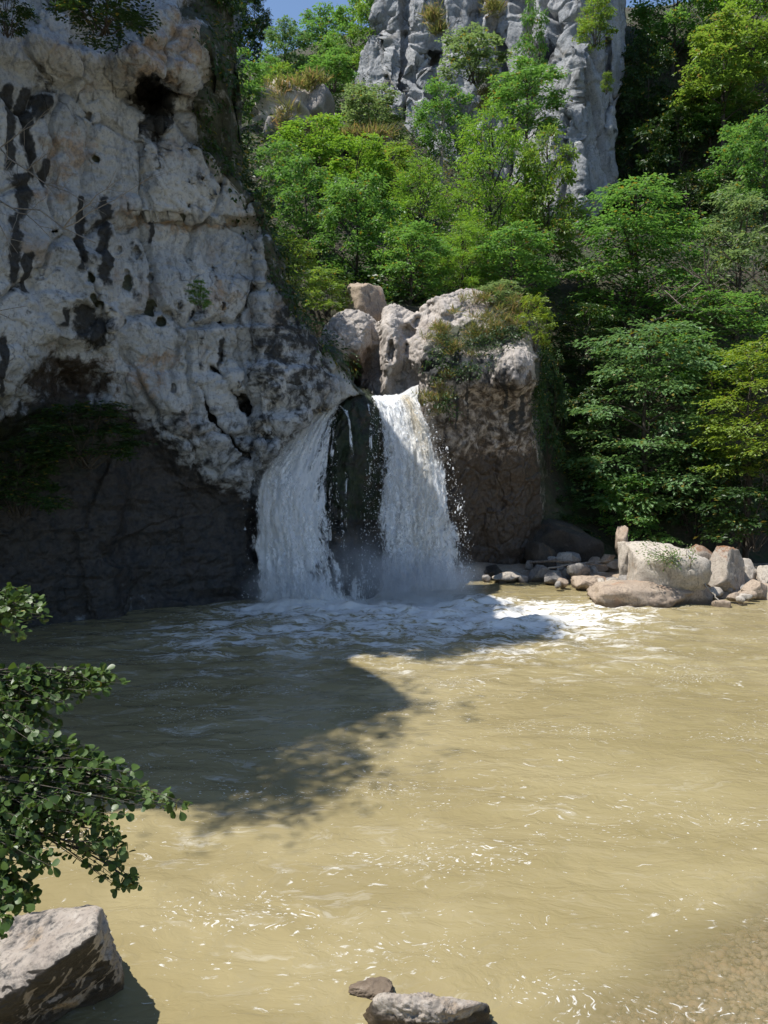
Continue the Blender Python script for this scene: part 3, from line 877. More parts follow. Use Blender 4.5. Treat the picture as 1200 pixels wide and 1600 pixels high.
# ------------------------------------------------------------------ trees: where they stand
# (px, crown top py, crown bottom py, half width px, distance, kind, leaf, name, label, group)
TR = [
    (768, 178, 440, 72, 38.0, 'fine', 'leaf_bright', 'tree', 'tall bright green tree with slim dark trunk in the middle of the slope', None),
    (655, 255, 455, 58, 36.0, 'fine', 'leaf_bright', 'tree', 'bright young leafy tree just left of the tallest middle tree', None),
    (600, 225, 345, 62, 44.0, 'round', 'leaf_olive', 'tree', 'olive green tree below the grey green bush at the tower foot', None),
    (498, 185, 300, 60, 45.0, 'round', 'leaf_bright', 'tree', 'light green tree below the grassy rock knoll', None),
    (578, 138, 215, 44, 50.0, 'shrub', 'leaf_grey', 'bush', 'grey green bush at the left foot of the rock tower', None),
    (446, 38, 150, 36, 68.0, 'round', 'leaf_blue', 'tree', 'rounded blue green tree under the patch of sky', None),
    (512, 18, 120, 42, 74.0, 'round', 'leaf_mid', 'tree', 'broad green tree on the ridge right of the sky patch', None),
    (552, 4, 125, 42, 68.0, 'round', 'leaf_mid', 'tree', 'full green tree on the ridge against the left tower edge', None),
    (583, -40, 120, 34, 65.0, 'round', 'leaf_bright', 'tree', 'yellow green tree touching the left edge of the rock tower', None),
    (376, 86, 165, 34, 50.0, 'shrub', 'leaf_mid', 'bush', 'round green bush beside the left cliff, below the distant cliff', None),
    (338, 55, 135, 20, 25.5, 'shrub', 'leaf_grey', 'bush', 'small leafy bush growing on the overhanging cliff nose', None),
    (374, -50, 120, 42, 96.0, 'round', 'leaf_dark', 'tree', 'dark distant tree on top of the far bluish cliff', None),
    (398, -20, 70, 18, 98.0, 'round', 'leaf_dark', 'tree', 'dark distant tree at the left edge of the sky patch', None),
    (740, 44, 125, 46, 54.0, 'shrub', 'leaf_grey', 'bush', 'spreading bush with dark stems on the tower face', None),
    (690, 128, 250, 44, 49.5, 'round', 'leaf_mid', 'tree', 'green tree with a pale thin trunk in front of the tower', None),
    (828, 5, 150, 24, 56.0, 'shrub', 'leaf_mid', 'shrub', 'narrow shrub climbing the gully between the tower walls', None),
    (822, 98, 215, 52, 50.0, 'round', 'leaf_mid', 'tree', 'wide green tree in the gully left of the tower ridge', None),
    (932, -8, 65, 27, 54.0, 'shrub', 'leaf_olive', 'tree', 'small tree clinging to the tower right of its sharp ridge', None),
    (948, 112, 145, 9, 56.0, 'shrub', 'leaf_olive', 'shrub', 'small tuft of leaves on a ledge of the tower', None),
    (852, 210, 440, 50, 37.0, 'round', 'leaf_olive', 'tree', 'olive tinged tree right of the tallest middle tree, under the tower', None),
    (800, 350, 470, 62, 33.0, 'round', 'leaf_mid', 'tree', 'green tree with flat spreading branches above the outcrop', None),
    (722, 350, 475, 56, 33.5, 'fine', 'leaf_bright', 'tree', 'light green layered tree right behind the outcrop top', None),
    (640, 350, 480, 60, 32.0, 'round', 'leaf_mid', 'tree', 'mid green leafy tree behind the round boulder', None),
    (555, 270, 460, 60, 34.0, 'round', 'leaf_mid', 'tree', 'dense green tree above the cleft of the falls', None),
    (560, 215, 330, 54, 41.0, 'round', 'leaf_bright', 'tree', 'sunny green tree left of the bright young tree', None),
    (478, 250, 400, 46, 36.0, 'round', 'leaf_mid', 'tree', 'shaded green tree beside the cliff edge at mid height', None),
    (455, 368, 465, 34, 26.5, 'shrub', 'leaf_olive', 'shrub', 'yellowish shrub hanging at the lower cliff edge', None),
    (512, 420, 490, 34, 28.5, 'shrub', 'leaf_olive', 'shrub', 'yellow tinged shrub above the left potholed lump', None),
    (985, 282, 520, 92, 36.0, 'layer', 'leaf_mid', 'tree', 'large rounded green tree right of the tower foot', None),
    (1010, 500, 790, 105, 30.0, 'layer', 'leaf_blue', 'tree', 'big tree with flat layered boughs over the right shore', None),
    (1170, 530, 750, 80, 27.5, 'layer', 'leaf_yellow', 'tree', 'yellow green tree overhanging the shore at the right edge', None),
    (1150, 300, 520, 78, 36.0, 'round', 'leaf_grey', 'tree', 'pale green tree above the dead twigs at the right', None),
    (1110, 455, 620, 88, 32.5, 'layer', 'leaf_mid', 'tree', 'green tree behind the yellow green one, above the layered tree', None),
    (1195, 170, 330, 50, 46.0, 'round', 'leaf_mid', 'tree', 'sunlit tree at the right edge, above the pale green one', None),
    (1130, 30, 190, 66, 60.0, 'round', 'leaf_olive', 'tree', 'sunny yellow green tree on the upper right slope', None),
    (1052, -60, 90, 60, 68.0, 'round', 'leaf_mid', 'tree', 'green tree on the skyline right of the tower', None),
    (1175, -50, 110, 62, 64.0, 'round', 'leaf_bright', 'tree', 'bright tree in the top right corner', None),
    (1160, 190, 330, 52, 55.0, 'round', 'leaf_mid', 'tree', 'mid green tree below the sunny upper right one', None),
    (1110, 95, 230, 44, 62.0, 'round', 'leaf_mid', 'tree', 'green tree left of the sunny upper right one', None),
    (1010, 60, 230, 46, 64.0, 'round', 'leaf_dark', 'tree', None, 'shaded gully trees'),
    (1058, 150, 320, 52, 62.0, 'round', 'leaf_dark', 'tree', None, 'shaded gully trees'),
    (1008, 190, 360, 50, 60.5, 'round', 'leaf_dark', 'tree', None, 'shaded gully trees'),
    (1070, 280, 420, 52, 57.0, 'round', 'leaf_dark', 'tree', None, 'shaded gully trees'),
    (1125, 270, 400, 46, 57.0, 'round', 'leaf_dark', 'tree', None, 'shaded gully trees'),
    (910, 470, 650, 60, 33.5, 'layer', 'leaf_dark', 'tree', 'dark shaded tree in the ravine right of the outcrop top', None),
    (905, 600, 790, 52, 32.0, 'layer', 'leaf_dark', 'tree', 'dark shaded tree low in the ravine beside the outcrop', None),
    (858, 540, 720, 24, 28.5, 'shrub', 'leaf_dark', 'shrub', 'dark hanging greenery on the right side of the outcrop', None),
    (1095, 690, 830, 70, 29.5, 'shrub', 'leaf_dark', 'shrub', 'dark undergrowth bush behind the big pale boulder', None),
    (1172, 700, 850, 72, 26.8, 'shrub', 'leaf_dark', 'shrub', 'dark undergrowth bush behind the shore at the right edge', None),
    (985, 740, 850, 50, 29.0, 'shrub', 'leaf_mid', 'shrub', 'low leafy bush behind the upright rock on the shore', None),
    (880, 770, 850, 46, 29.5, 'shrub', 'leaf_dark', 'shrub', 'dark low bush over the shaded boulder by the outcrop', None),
    (835, 460, 545, 27, 26.2, 'shrub', 'leaf_yellow', 'shrub', 'bright green sapling on the right corner of the outcrop', None),
    (785, 435, 500, 34, 28.0, 'shrub', 'leaf_grey', 'shrub', 'pale green shrub on the outcrop top behind the sapling', None),
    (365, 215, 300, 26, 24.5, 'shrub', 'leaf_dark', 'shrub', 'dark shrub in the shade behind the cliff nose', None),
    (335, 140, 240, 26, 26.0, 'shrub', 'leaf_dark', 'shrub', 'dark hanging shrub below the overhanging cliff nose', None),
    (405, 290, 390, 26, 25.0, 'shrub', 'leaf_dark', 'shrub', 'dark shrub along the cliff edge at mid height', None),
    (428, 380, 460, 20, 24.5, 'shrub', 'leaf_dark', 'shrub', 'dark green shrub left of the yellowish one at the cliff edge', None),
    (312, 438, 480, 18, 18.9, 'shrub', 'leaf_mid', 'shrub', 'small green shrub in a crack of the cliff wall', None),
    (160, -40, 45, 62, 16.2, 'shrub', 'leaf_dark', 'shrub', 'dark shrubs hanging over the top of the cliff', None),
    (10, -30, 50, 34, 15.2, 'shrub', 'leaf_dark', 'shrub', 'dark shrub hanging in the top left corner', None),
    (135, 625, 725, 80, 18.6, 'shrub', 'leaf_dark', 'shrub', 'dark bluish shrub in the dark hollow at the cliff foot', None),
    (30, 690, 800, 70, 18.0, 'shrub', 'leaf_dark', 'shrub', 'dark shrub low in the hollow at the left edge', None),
    (425, 95, 170, 30, 60.0, 'round', 'leaf_mid', 'tree', 'green tree below the left end of the sky patch', None),
    (445, 110, 190, 36, 57.0, 'shrub', 'leaf_olive', 'bush', 'olive bush below the rounded blue green tree', None),
    (520, 85, 140, 34, 56.0, 'shrub', 'leaf_mid', 'bush', 'green bush on top of the grassy rock knoll', None),
    (440, 215, 320, 34, 40.0, 'shrub', 'leaf_mid', 'bush', 'leafy bush at the lower left of the rock knoll', None),
]
CP = []      # terrain control points
for (px, t, b, hw, Y, *_r) in TR:
    if Y > 28 and px > 400 and not (640 < px < 990 and Y > 49):
        p = at(px, b + 8, Y)
        CP.append((p[0], Y, p[2]))
for (px, py, Y) in [(560, 480, 31), (650, 475, 30.5), (740, 460, 30.5), (800, 470, 30), (470, 480, 30), (860, 850, 30), (950, 850, 30), (1100, 850, 29), (1250, 850, 29), (1500, 830, 30), (470, 200, 49),
                    (640, 340, 52), (760, 330, 51), (900, 350, 50), (330, 220, 110), (600, 60, 85), (430, 110, 105), (700, 20, 95), (1000, 100, 70), (1250, 0, 72), (1400, 250, 52), (1300, 500, 38), (1100, 20, 80)]:
    p = at(px, py, Y)
    CP.append((p[0], Y, p[2]))
CP += [(-6, 34, 13), (-12, 30, 17), (-20, 26, 19), (-22, 45, 22), (-14, 60, 28), (-40, 30, 22), (-60, 80, 36), (70, 40, 35), (70, 90, 60), (0, 130, 50), (-80, 130, 60), (90, 140, 70), (30, 130, 62)]
CP = np.array(CP, float)


def _tps(r):
    return r * r * np.log(r + 1e-6)


_d = np.hypot(CP[:, None, 0] - CP[None, :, 0], CP[:, None, 1] - CP[None, :, 1])
_n = len(CP)
_A = np.zeros((_n + 3, _n + 3))
_A[:_n, :_n] = _tps(_d) + 25.0 * np.eye(_n)
_A[:_n, _n] = 1; _A[:_n, _n + 1:] = CP[:, :2]
_A[_n, :_n] = 1; _A[_n + 1:, :_n] = CP[:, :2].T
_w = np.linalg.solve(_A, np.concatenate([CP[:, 2], [0, 0, 0]]))


def terrain_z(x, y):
    x = np.asarray(x, float); y = np.asarray(y, float)
    d = np.hypot(x[..., None] - CP[:, 0], y[..., None] - CP[:, 1])
    h = _tps(d) @ _w[:_n] + _w[_n] + _w[_n + 1] * x + _w[_n + 2] * y
    h = np.clip(h, 0.2, 75)
    # the pool basin and the low shore at the right
    edge = interp(x, [-60, -12, -6, -2, 5.2, 6.2, 30, 60], [24, 27, 28, 28.6, 28.6, 27.6, 27.4, 27])
    shore = interp(x, [5, 6, 7.5, 9, 12, 30], [25.8, 25.6, 24.2, 22.7, 22.0, 21.0])
    bank = -1.4 + 1.75 * sstep(-0.9, 0.9, y - shore)
    k = sstep(-1.2, 2.0, y - edge)
    return bank * (1 - k) + np.maximum(h, bank) * k


def build_terrain():
    xs = np.concatenate([np.linspace(-140, -32, 24, endpoint=False), np.linspace(-32, 42, 190), np.linspace(42, 140, 24)[1:]])
    ys = np.concatenate([np.linspace(-20, 18, 10, endpoint=False), np.linspace(18, 60, 130), np.linspace(60, 190, 40)[1:]])
    X, Yg = np.meshgrid(xs, ys)
    Z = np.stack([terrain_z(X[i], Yg[i]) for i in range(len(ys))])
    P = np.stack([X, Yg, Z], -1)
    Z += np.where(Yg > 27, 0.35, 0.06) * fbm(P * 0.5, 4, 33)
    P = np.stack([X, Yg, Z], -1)
    me = mesh_np('hillside', P, grid_faces(*X.shape), M['soil'])
    me.materials.append(M['sand'])
    idx = grid_faces(*X.shape)
    c = P.reshape(-1, 3)[idx].mean(1)
    me.polygons.foreach_set('material_index', ((c[:, 1] < 27.6)).astype(np.int32))
    put_structure('hillside', me, 'steep wooded hillside and stony shore around the pool')


build_terrain()


# ------------------------------------------------------------------ pool water
def build_water():
    xs = np.concatenate([np.linspace(-45, -11, 30, endpoint=False), np.linspace(-11, 15, 330), np.linspace(15, 60, 30)[1:]])
    ys = np.concatenate([np.linspace(-25, 4, 14, endpoint=False), np.linspace(4, 27, 330), np.linspace(27, 31, 8)[1:]])
    X, Y = np.meshgrid(xs, ys)
    # foam: thick at the foot of both streams, drifting to the right and forward
    def g(cx, cy, rx, ry): return np.exp(-(((X - cx) / rx) ** 2 + ((Y - cy) / ry) ** 2))
    F = 1.1 * g(1.0, 22.5, 2.2, 1.1) + 0.56 * g(1.6, 20.4, 3.0, 1.7) + 0.72 * g(-2.0, 21.5, 3.0, 1.0) + 0.50 * g(4.6, 20.0, 2.8, 2.0) + 0.30 * g(6.0, 21.8, 2.6, 1.5) + 0.42 * g(-1.5, 18.8, 4.5, 2.0) + 0.26 * g(3, 16.5, 5, 2.4) + .25 * g(-4.5, 17.5, 3, 3)
    F = F + 0.16 * g(-3, 12.5, 3, 3) + 0.12 * g(-1.5, 8, 2.5, 3) + 0.45 * g(-3.2, 21.4, .8, .5)
    F = F + 0.10 * fbm(np.stack([X * .5, Y * .8, X * 0], -1), 3, 12)
    F = np.clip(F, 0, 1)
    q = np.stack([X, Y * 1.4, X * 0], -1)
    Z = (0.018 + 0.26 * np.clip(F, 0, 1)) * (fbm(q * 0.9, 4, 3, 0.55) + .25 * ridged(q * 1.6, 3, 9)) + 0.03 * fbm(q * 0.35, 2, 7)
    Z += 0.20 * g(0.9, 23.0, 1.2, .5) + 0.12 * g(-2.6, 22.0, 1.0, .4)
    sh = sstep(-0.35, 0.8, (X - 1.1) * 0.8 - (Y - 5.6) * 1.15 + 0.35 * fbm(q * 0.7, 3, 5)) * 0.5
    P = np.stack([X, Y, Z], -1)
    me = mesh_np('pool_water', P, grid_faces(*X.shape), M['water'], attrs={'foam': F, 'shallow': sh})
    put_structure('water', me, 'silty brown pool below the falls with white foam')


build_water()

# gravel bed showing through the shallows
N = NT('gravel_stone')
rv = N.attr('lv')
c = N.mix(N.ramp(rv, 0, 0.5, smooth=False), (0.20, 0.175, 0.15), (0.40, 0.33, 0.26))
c = N.mix(N.ramp(rv, 0.5, 1.0, smooth=False), c, (0.42, 0.29, 0.20))
M['gravel'] = N.surf(N.n('BsdfPrincipled', {'Base Color': c, 'Roughness': 0.7}).outputs[0])


def build_gravel():
    rg = np.random.default_rng(8)
    bm = bmesh.new(); bmesh.ops.create_icosphere(bm, subdivisions=1, radius=1)
    bv = np.array([v.co[:] for v in bm.verts]); bf = np.array([[v.index for v in f.verts] for f in bm.faces]); bm.free()
    n = 7000
    x = rg.uniform(0.8, 5.2, n); y = rg.uniform(4.9, 8.0, n)
    r = np.minimum(rg.gamma(3.0, 0.007, n) + 0.008, .05)
    z = -0.085 - 0.05 * np.clip((y - 5.4) - 0.7 * (x - 1.8), -0.3, 2.5)
    sc = np.stack([r * rg.uniform(.8, 1.5, n), r * rg.uniform(.8, 1.4, n), r * rg.uniform(.4, .8, n)], -1)
    a = rg.uniform(0, 6.28, n)
    v = bv[None] * sc[:, None] * (1 + 0.25 * rg.standard_normal((n, len(bv), 1)))
    ca, sa = np.cos(a)[:, None], np.sin(a)[:, None]
    v = np.stack([v[..., 0] * ca - v[..., 1] * sa, v[..., 0] * sa + v[..., 1] * ca, v[..., 2]], -1) + np.stack([x, y, z], -1)[:, None]
    f = bf[None] + (np.arange(n) * len(bv))[:, None, None]
    me = mesh_np('gravel', v, f.reshape(-1, 3), M['gravel'], fattr={'lv': np.repeat(rg.random(n), len(bf))})
    o = put('gravel', me)
    tag(o, 'brown gravel showing through shallow water at the lower right', 'gravel', None, 'stuff')
    X, Y = np.meshgrid(np.linspace(-1, 9, 30), np.linspace(2, 9, 24))
    Z = -0.10 - 0.05 * np.clip((Y - 5.4) - 0.7 * (X - 1.8), -0.3, 6)
    me = mesh_np('river_bed', np.stack([X, Y, Z], -1), grid_faces(*X.shape), M['sand'])
    put_structure('river_bed', me, 'sandy bed under the shallow corner of the pool')


build_gravel()


# ================================================================== OBJECTS
# ------------------------------------------------------------------ leaves
def leaves_from(o, d, nrm, ln, wd):
    """o base, d direction, nrm normal: (n,3); ln, wd (n,) -> verts, faces (folded rhombus leaves)"""
    s = np.cross(nrm, d)
    s /= np.linalg.norm(s, axis=1, keepdims=True) + 1e-9
    n = np.cross(d, s)
    l = ln[:, None]; w = wd[:, None]
    v = np.stack([o, o + d * l * 0.45 + s * w * 0.5 + n * w * 0.12, o + d * l - n * l * 0.12, o + d * l * 0.45 - s * w * 0.5 + n * w * 0.12], 1)
    f = np.arange(len(o) * 4).reshape(-1, 4)
    return v.reshape(-1, 3), f


def unit(v):
    return v / (np.linalg.norm(v, axis=-1, keepdims=True) + 1e-9)


def spray_leaves(rg, o, out, up, L, M_, ll, lw, flat):
    """o: spray origins (n,3); out: outward dirs; up: normals; L: twig length; M_ leaves each"""
    n = len(o)
    a = unit(out)
    b = unit(np.cross(up, a))
    c = np.cross(a, b)
    t = np.tile(np.linspace(0.05, 1, M_), (n, 1)) + rg.normal(0, .04, (n, M_))
    side = np.where(np.arange(M_) % 2 == 0, 1, -1)[None, :] * np.ones((n, 1))
    droop = -0.22 * t ** 2
    base = o[:, None] + (a[:, None] * t[..., None] + c[:, None] * droop[..., None]) * L[:, None, None]
    base = base + b[:, None] * (side * rg.uniform(0.0, 0.28, (n, M_)))[..., None] * L[:, None, None]
    base = base + rg.normal(0, 1, (n, M_, 3)) * (0.10 * L)[:, None, None] * np.array([1, 1, 1 - flat])
    ang = side * rg.uniform(0.35, 1.25, (n, M_))
    d = a[:, None] * np.cos(ang)[..., None] + b[:, None] * np.sin(ang)[..., None] - c[:, None] * rg.uniform(0, .45, (n, M_))[..., None]
    nr = c[:, None] + rg.normal(0, 0.42 * (1.25 - flat), (n, M_, 3))
    ln = ll * rg.uniform(0.65, 1.25, (n, M_))
    return leaves_from(base.reshape(-1, 3), unit(d.reshape(-1, 3)), unit(nr.reshape(-1, 3)), ln.ravel(), (ln * lw).ravel())


def make_tree(kind, seed, mat, H=8.0, Rr=3.0):
    rg = np.random.default_rng(seed)
    T = Tubes(5)
    cfg = {'round': dict(nl=17, ns=52, M=10, ll=.25, lw=.62, L=.62, flat=.25, h0=.10, lr=.36, zs=.62),
           'fine': dict(nl=20, ns=52, M=12, ll=.21, lw=.40, L=.62, flat=.15, h0=.12, lr=.33, zs=.75),
           'layer': dict(nl=26, ns=46, M=13, ll=.20, lw=.6, L=.75, flat=.7, h0=.04, lr=.42, zs=.27),
           'shrub': dict(nl=15, ns=30, M=10, ll=.34, lw=.58, L=.75, flat=.3, h0=.05, lr=.40, zs=.5)}[kind]
    tk = np.stack([np.interp(np.linspace(0, 1, 16), [0, .45, .7, 1], [0, 0, rg.normal(0, .2), rg.normal(0, .3)]),
                   np.interp(np.linspace(0, 1, 16), [0, .45, .7, 1], [0, 0, rg.normal(0, .2), rg.normal(0, .3)]), np.linspace(-6.5, H * .93, 16)], -1)
    if kind != 'shrub':
        T.add(tk, np.interp(np.linspace(0, 1, 16), [0, .45, 1], [.2, .15, .02]))
    O = []; D = []; U = []; CV = []
    for i in range(cfg['nl']):
        h = cfg['h0'] + (.97 - cfg['h0']) * (i + rg.random()) / cfg['nl']
        az = i * 2.39996 + rg.normal(0, .3)
        prof = {'round': max(.15, math.sin(math.pi * (.16 + .80 * h))) ** .65, 'fine': max(.12, math.sin(math.pi * (.2 + .77 * h))) ** .8,
                'layer': max(.15, math.sin(math.pi * (.26 + .70 * h))) ** .7, 'shrub': max(.2, math.sin(math.pi * (.3 + .66 * h))) ** .6}[kind]
        rad = Rr * prof * rg.uniform(.5, .84)
        hz = h * H
        lift = {'round': .5, 'fine': .8, 'layer': .2, 'shrub': .6}[kind] * rad
        st = np.array([0, 0, max(-.3, hz - lift - .5)]) if kind != 'shrub' else np.array([rg.normal(0, .1 * Rr), rg.normal(0, .1 * Rr), -.6])
        en = np.array([math.cos(az) * rad, math.sin(az) * rad, hz])
        md = (st + en) / 2 + np.array([0, 0, .12 * rad])
        pts = bez(st, md, en, 6)
        T.add(pts, np.linspace(.06, .012, 6))
        lr = cfg['lr'] * Rr * rg.uniform(.65, 1.15) * (.55 + .5 * prof)
        ns = int(cfg['ns'] * (lr / (cfg['lr'] * Rr)) ** 1.6) + 6
        # sprays spread through the lobe, thicker towards its skin
        dr = unit(rg.normal(0, 1, (ns, 3)))
        dr[:, 2] = np.abs(dr[:, 2]) * np.where(rg.random(ns) < .78, 1, -1)
        rr_ = rg.random(ns) ** .42
        q = en + dr * rr_[:, None] * lr * np.array([1.12, 1.12, cfg['zs'] * (H / 8)]) * rg.uniform(.8, 1.25, (ns, 1))
        outw = unit((q - en) * np.array([1, 1, .5]) + .35 * (en - np.array([0, 0, hz])))
        dirn = unit(outw + rg.normal(0, .45, (ns, 3)) * np.array([1, 1, .5]))
        if kind == 'fine': dirn = unit(dirn + np.array([0, 0, .5]) * rg.random((ns, 1)))
        O.append(q); D.append(dirn); CV.append(np.full(ns, rg.random()))
        w = .2 if kind == 'layer' else .95
        U.append(unit(np.array([0, 0, 1.0]) + dr * w + rg.normal(0, .15 if kind == 'layer' else .3, (ns, 3))))
        for _k in range(5):
            T.add(np.stack([pts[rg.integers(3, 6)], q[rg.integers(0, ns)]]), (.02, .006))
    O = np.concatenate(O); D = np.concatenate(D); U = np.concatenate(U); CV = np.concatenate(CV)
    L = cfg['L'] * rg.uniform(.6, 1.2, len(O))
    v, f = spray_leaves(rg, O, D, U, L, cfg['M'], cfg['ll'], cfg['lw'], cfg['flat'])
    clump = np.repeat(.5 * CV + .5 * rg.random(len(O)), cfg['M'])
    lv = np.clip(.6 * clump + .4 * rg.random(len(f)), 0, 1)
    crown = mesh_np('crown_' + kind, v, f, mat, smooth=False, fattr={'lv': lv, 'ly': rg.random(len(f))})
    tm = T.mesh('trunk_' + kind, M['bark'])
    return tm, crown


TEMPL = {}
for kd, cnt in (('round', 4), ('fine', 2), ('layer', 4), ('shrub', 4)):
    TEMPL[kd] = [make_tree(kd, 100 * len(kd) + 7 * i + 3, M['leaf_mid']) for i in range(cnt)]

rt = random.Random(11)
used = {}
for (px, t, b, hw, Y, kind, lm, nm, label, grp) in TR:
    base = at(px, b, Y); topp = at(px, t, Y)
    Hm = float(topp[2] - base[2]); hwm = hw / FPX * Y * 1.0
    z0 = float(base[2])
    k = used.get(kind, 0); used[kind] = k + 1
    tm, cm = TEMPL[kind][k % len(TEMPL[kind])]
    root = empty(nm, (base[0], Y, z0))
    root.rotation_euler = (0, 0, rt.uniform(0, 6.28))
    sxy = hwm / (3.0 if kind != 'shrub' else 3.0)
    root.scale = (sxy * rt.uniform(.95, 1.1), sxy * rt.uniform(.95, 1.1), Hm / 8.0)
    tr_ = put('trunk' if nm == 'tree' else 'stem', tm, root)
    if 'pale thin trunk' in (label or ''):
        tr_.material_slots[0].link = 'OBJECT'; tr_.material_slots[0].material = M['bark_pale']
    cr_ = put('crown' if nm == 'tree' else 'foliage', cm, root)
    cr_.material_slots[0].link = 'OBJECT'
    cr_.material_slots[0].material = M[lm]
    if label is None:
        label = 'dark tree in the shaded gully right of the rock tower'
    tag(root, label, nm, grp or ('trees and shrubs of the gorge slopes'))


# undergrowth carpeting the slopes
def undergrowth():
    rg = np.random.default_rng(77)
    n = 9000
    x = rg.uniform(-14, 40, n); y = rg.uniform(29, 78, n)
    px = 600 + FPX * x / y
    ok = (px > 330) & (px < 1300)
    x, y = x[ok], y[ok]
    z = terrain_z(x, y)
    n = len(x)
    o = np.stack([x, y, z + rg.uniform(0.1, 1.0, n)], -1)
    az = rg.uniform(0, 6.28, n)
    out = np.stack([np.cos(az), np.sin(az), rg.uniform(-.1, .6, n)], -1)
    up = unit(np.stack([rg.normal(0, .3, n), rg.normal(-.3, .3, n), np.ones(n)], -1))
    v, f = spray_leaves(rg, o, out, up, rg.uniform(.6, 1.3, n), 12, .2, .6, .3)
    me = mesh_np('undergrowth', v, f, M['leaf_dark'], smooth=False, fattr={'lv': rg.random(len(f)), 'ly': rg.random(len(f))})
    tag(put('undergrowth', me), 'leafy undergrowth covering the slope between the trees', 'undergrowth', None, 'stuff')


undergrowth()


def cliff_greenery():
    rg = np.random.default_rng(70)
    n = 1500
    o = CLIFF_WRAP[rg.integers(0, len(CLIFF_WRAP), n)] + rg.normal(0, .12, (n, 3)) + np.array([.12, 0, 0])
    m = 4200
    cl = CLIFF_RIM[rg.integers(0, len(CLIFF_RIM), 60)]
    cl = cl[(cl[:, 1] < 13.2) | (cl[:, 1] > 15.6)]
    r = cl[rg.integers(0, len(cl), m)] + rg.normal(0, 1, (m, 3)) * np.array([.5, .5, .7]) + np.array([.15, .2, .4])  # unseen sprays along the rim, added to soften the pool shadow's edge
    o = np.concatenate([o, r]); n += m
    out = unit(np.stack([rg.uniform(.2, 1, n), rg.normal(-.2, .5, n), rg.normal(-.4, .5, n)], -1))
    up = unit(np.stack([rg.uniform(.2, 1, n), rg.normal(-.3, .3, n), np.ones(n)], -1))
    v, f = spray_leaves(rg, o, out, up, rg.uniform(.25, .6, n), 10, .13, .5, .3)
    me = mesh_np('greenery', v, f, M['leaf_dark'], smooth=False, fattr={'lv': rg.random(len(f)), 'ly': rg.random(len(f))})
    tag(put('hanging_greenery', me), 'dark greenery covering the shaded side of the cliff edge, with unseen rim sprays added to soften the pool shadow', 'greenery', None, 'stuff')


cliff_greenery()


def outcrop_greenery():
    rg = np.random.default_rng(71)
    O = []
    for (cx, cy, rx, ry, Y, n) in [(745, 535, 60, 16, 25.35, 80), (692, 560, 24, 36, 25.0, 50), (790, 515, 34, 18, 25.9, 60), (690, 625, 18, 18, 24.8, 40), (735, 575, 40, 14, 24.95, 60), (842, 620, 8, 60, 26.3, 120), (850, 570, 8, 40, 26.6, 80)]:
        O.append(at(cx + rx * rg.normal(0, .55, n), cy + ry * rg.normal(0, .55, n), Y + rg.normal(0, .12, n)))
    o = np.concatenate(O); n = len(o)
    out = unit(np.stack([rg.normal(0, .6, n), rg.uniform(-1, 0, n), rg.normal(-.2, .5, n)], -1))
    up = unit(np.stack([rg.normal(-.2, .3, n), rg.normal(-.5, .3, n), np.ones(n)], -1))
    v, f = spray_leaves(rg, o, out, up, rg.uniform(.15, .38, n), 10, .09, .5, .3)
    me = mesh_np('creeper', v, f, M['leaf_dark'], smooth=False, fattr={'lv': rg.random(len(f)), 'ly': rg.random(len(f))})
    tag(put('creeping_greenery', me), 'dark creeping plants on the front of the outcrop', 'greenery', None, 'stuff')


outcrop_greenery()


# ------------------------------------------------------------------ boulders
_ico = {}


def ico(sub):
    if sub not in _ico:
        bm = bmesh.new(); bmesh.ops.create_icosphere(bm, subdivisions=sub, radius=1)
        _ico[sub] = (np.array([v.co[:] for v in bm.verts]), np.array([[v.index for v in f.verts] for f in bm.faces]))
        bm.free()
    return _ico[sub]


def rock_mesh(name, size, seed, mat, sub=4, cuts=9, rough=0.06, attrs=None, cutmin=.42):
    rg = np.random.default_rng(seed)
    v, f = ico(sub)
    v = v / ((np.abs(v) ** 4).sum(1) ** .25)[:, None] * .9
    for _ in range(cuts + 4):
        n = unit(rg.normal(0, 1, 3)); d = rg.uniform(.55, .92)
        h = v @ n - d
        v = v - np.where(h > 0, h * .99, 0)[:, None] * n
    v = v / np.abs(v).max(0) * .97
    nn = unit(v)
    off = rg.uniform(0, 50, 3)
    v = v + nn * (0.07 * fbm(v * 1.5 + off, 3, seed) + 1.25 * rough * ridged(v * 2.2 + off, 6, seed + 3, .6) + .03 * fbm(v * 9 + off, 3, seed + 9))[:, None]
    v = v * np.asarray(size)
    return mesh_np(name, v, f, mat, smooth=True, attrs=attrs(v) if attrs else None)


def boulder(px, py, w, h, Y, seed, mat, label, depth=None, group=None, sub=4, rot=None, cuts=9, name='boulder', rough=.06):
    py = py + .24 * h; h = h * 1.22; w = w * .92
    c = at(px, py, Y)
    m = Y / FPX
    size = (w * m / 2 * 1.08, (depth or (w + h) / 2 * m / 2 * 1.1), h * m / 2 * 1.1)
    me = rock_mesh(name, size, seed, M[mat], sub, cuts, rough)
    o = put(name, me, None, c)
    if rot: o.rotation_euler = rot
    tag(o, label, 'boulder' if name == 'boulder' else name, group)
    return o


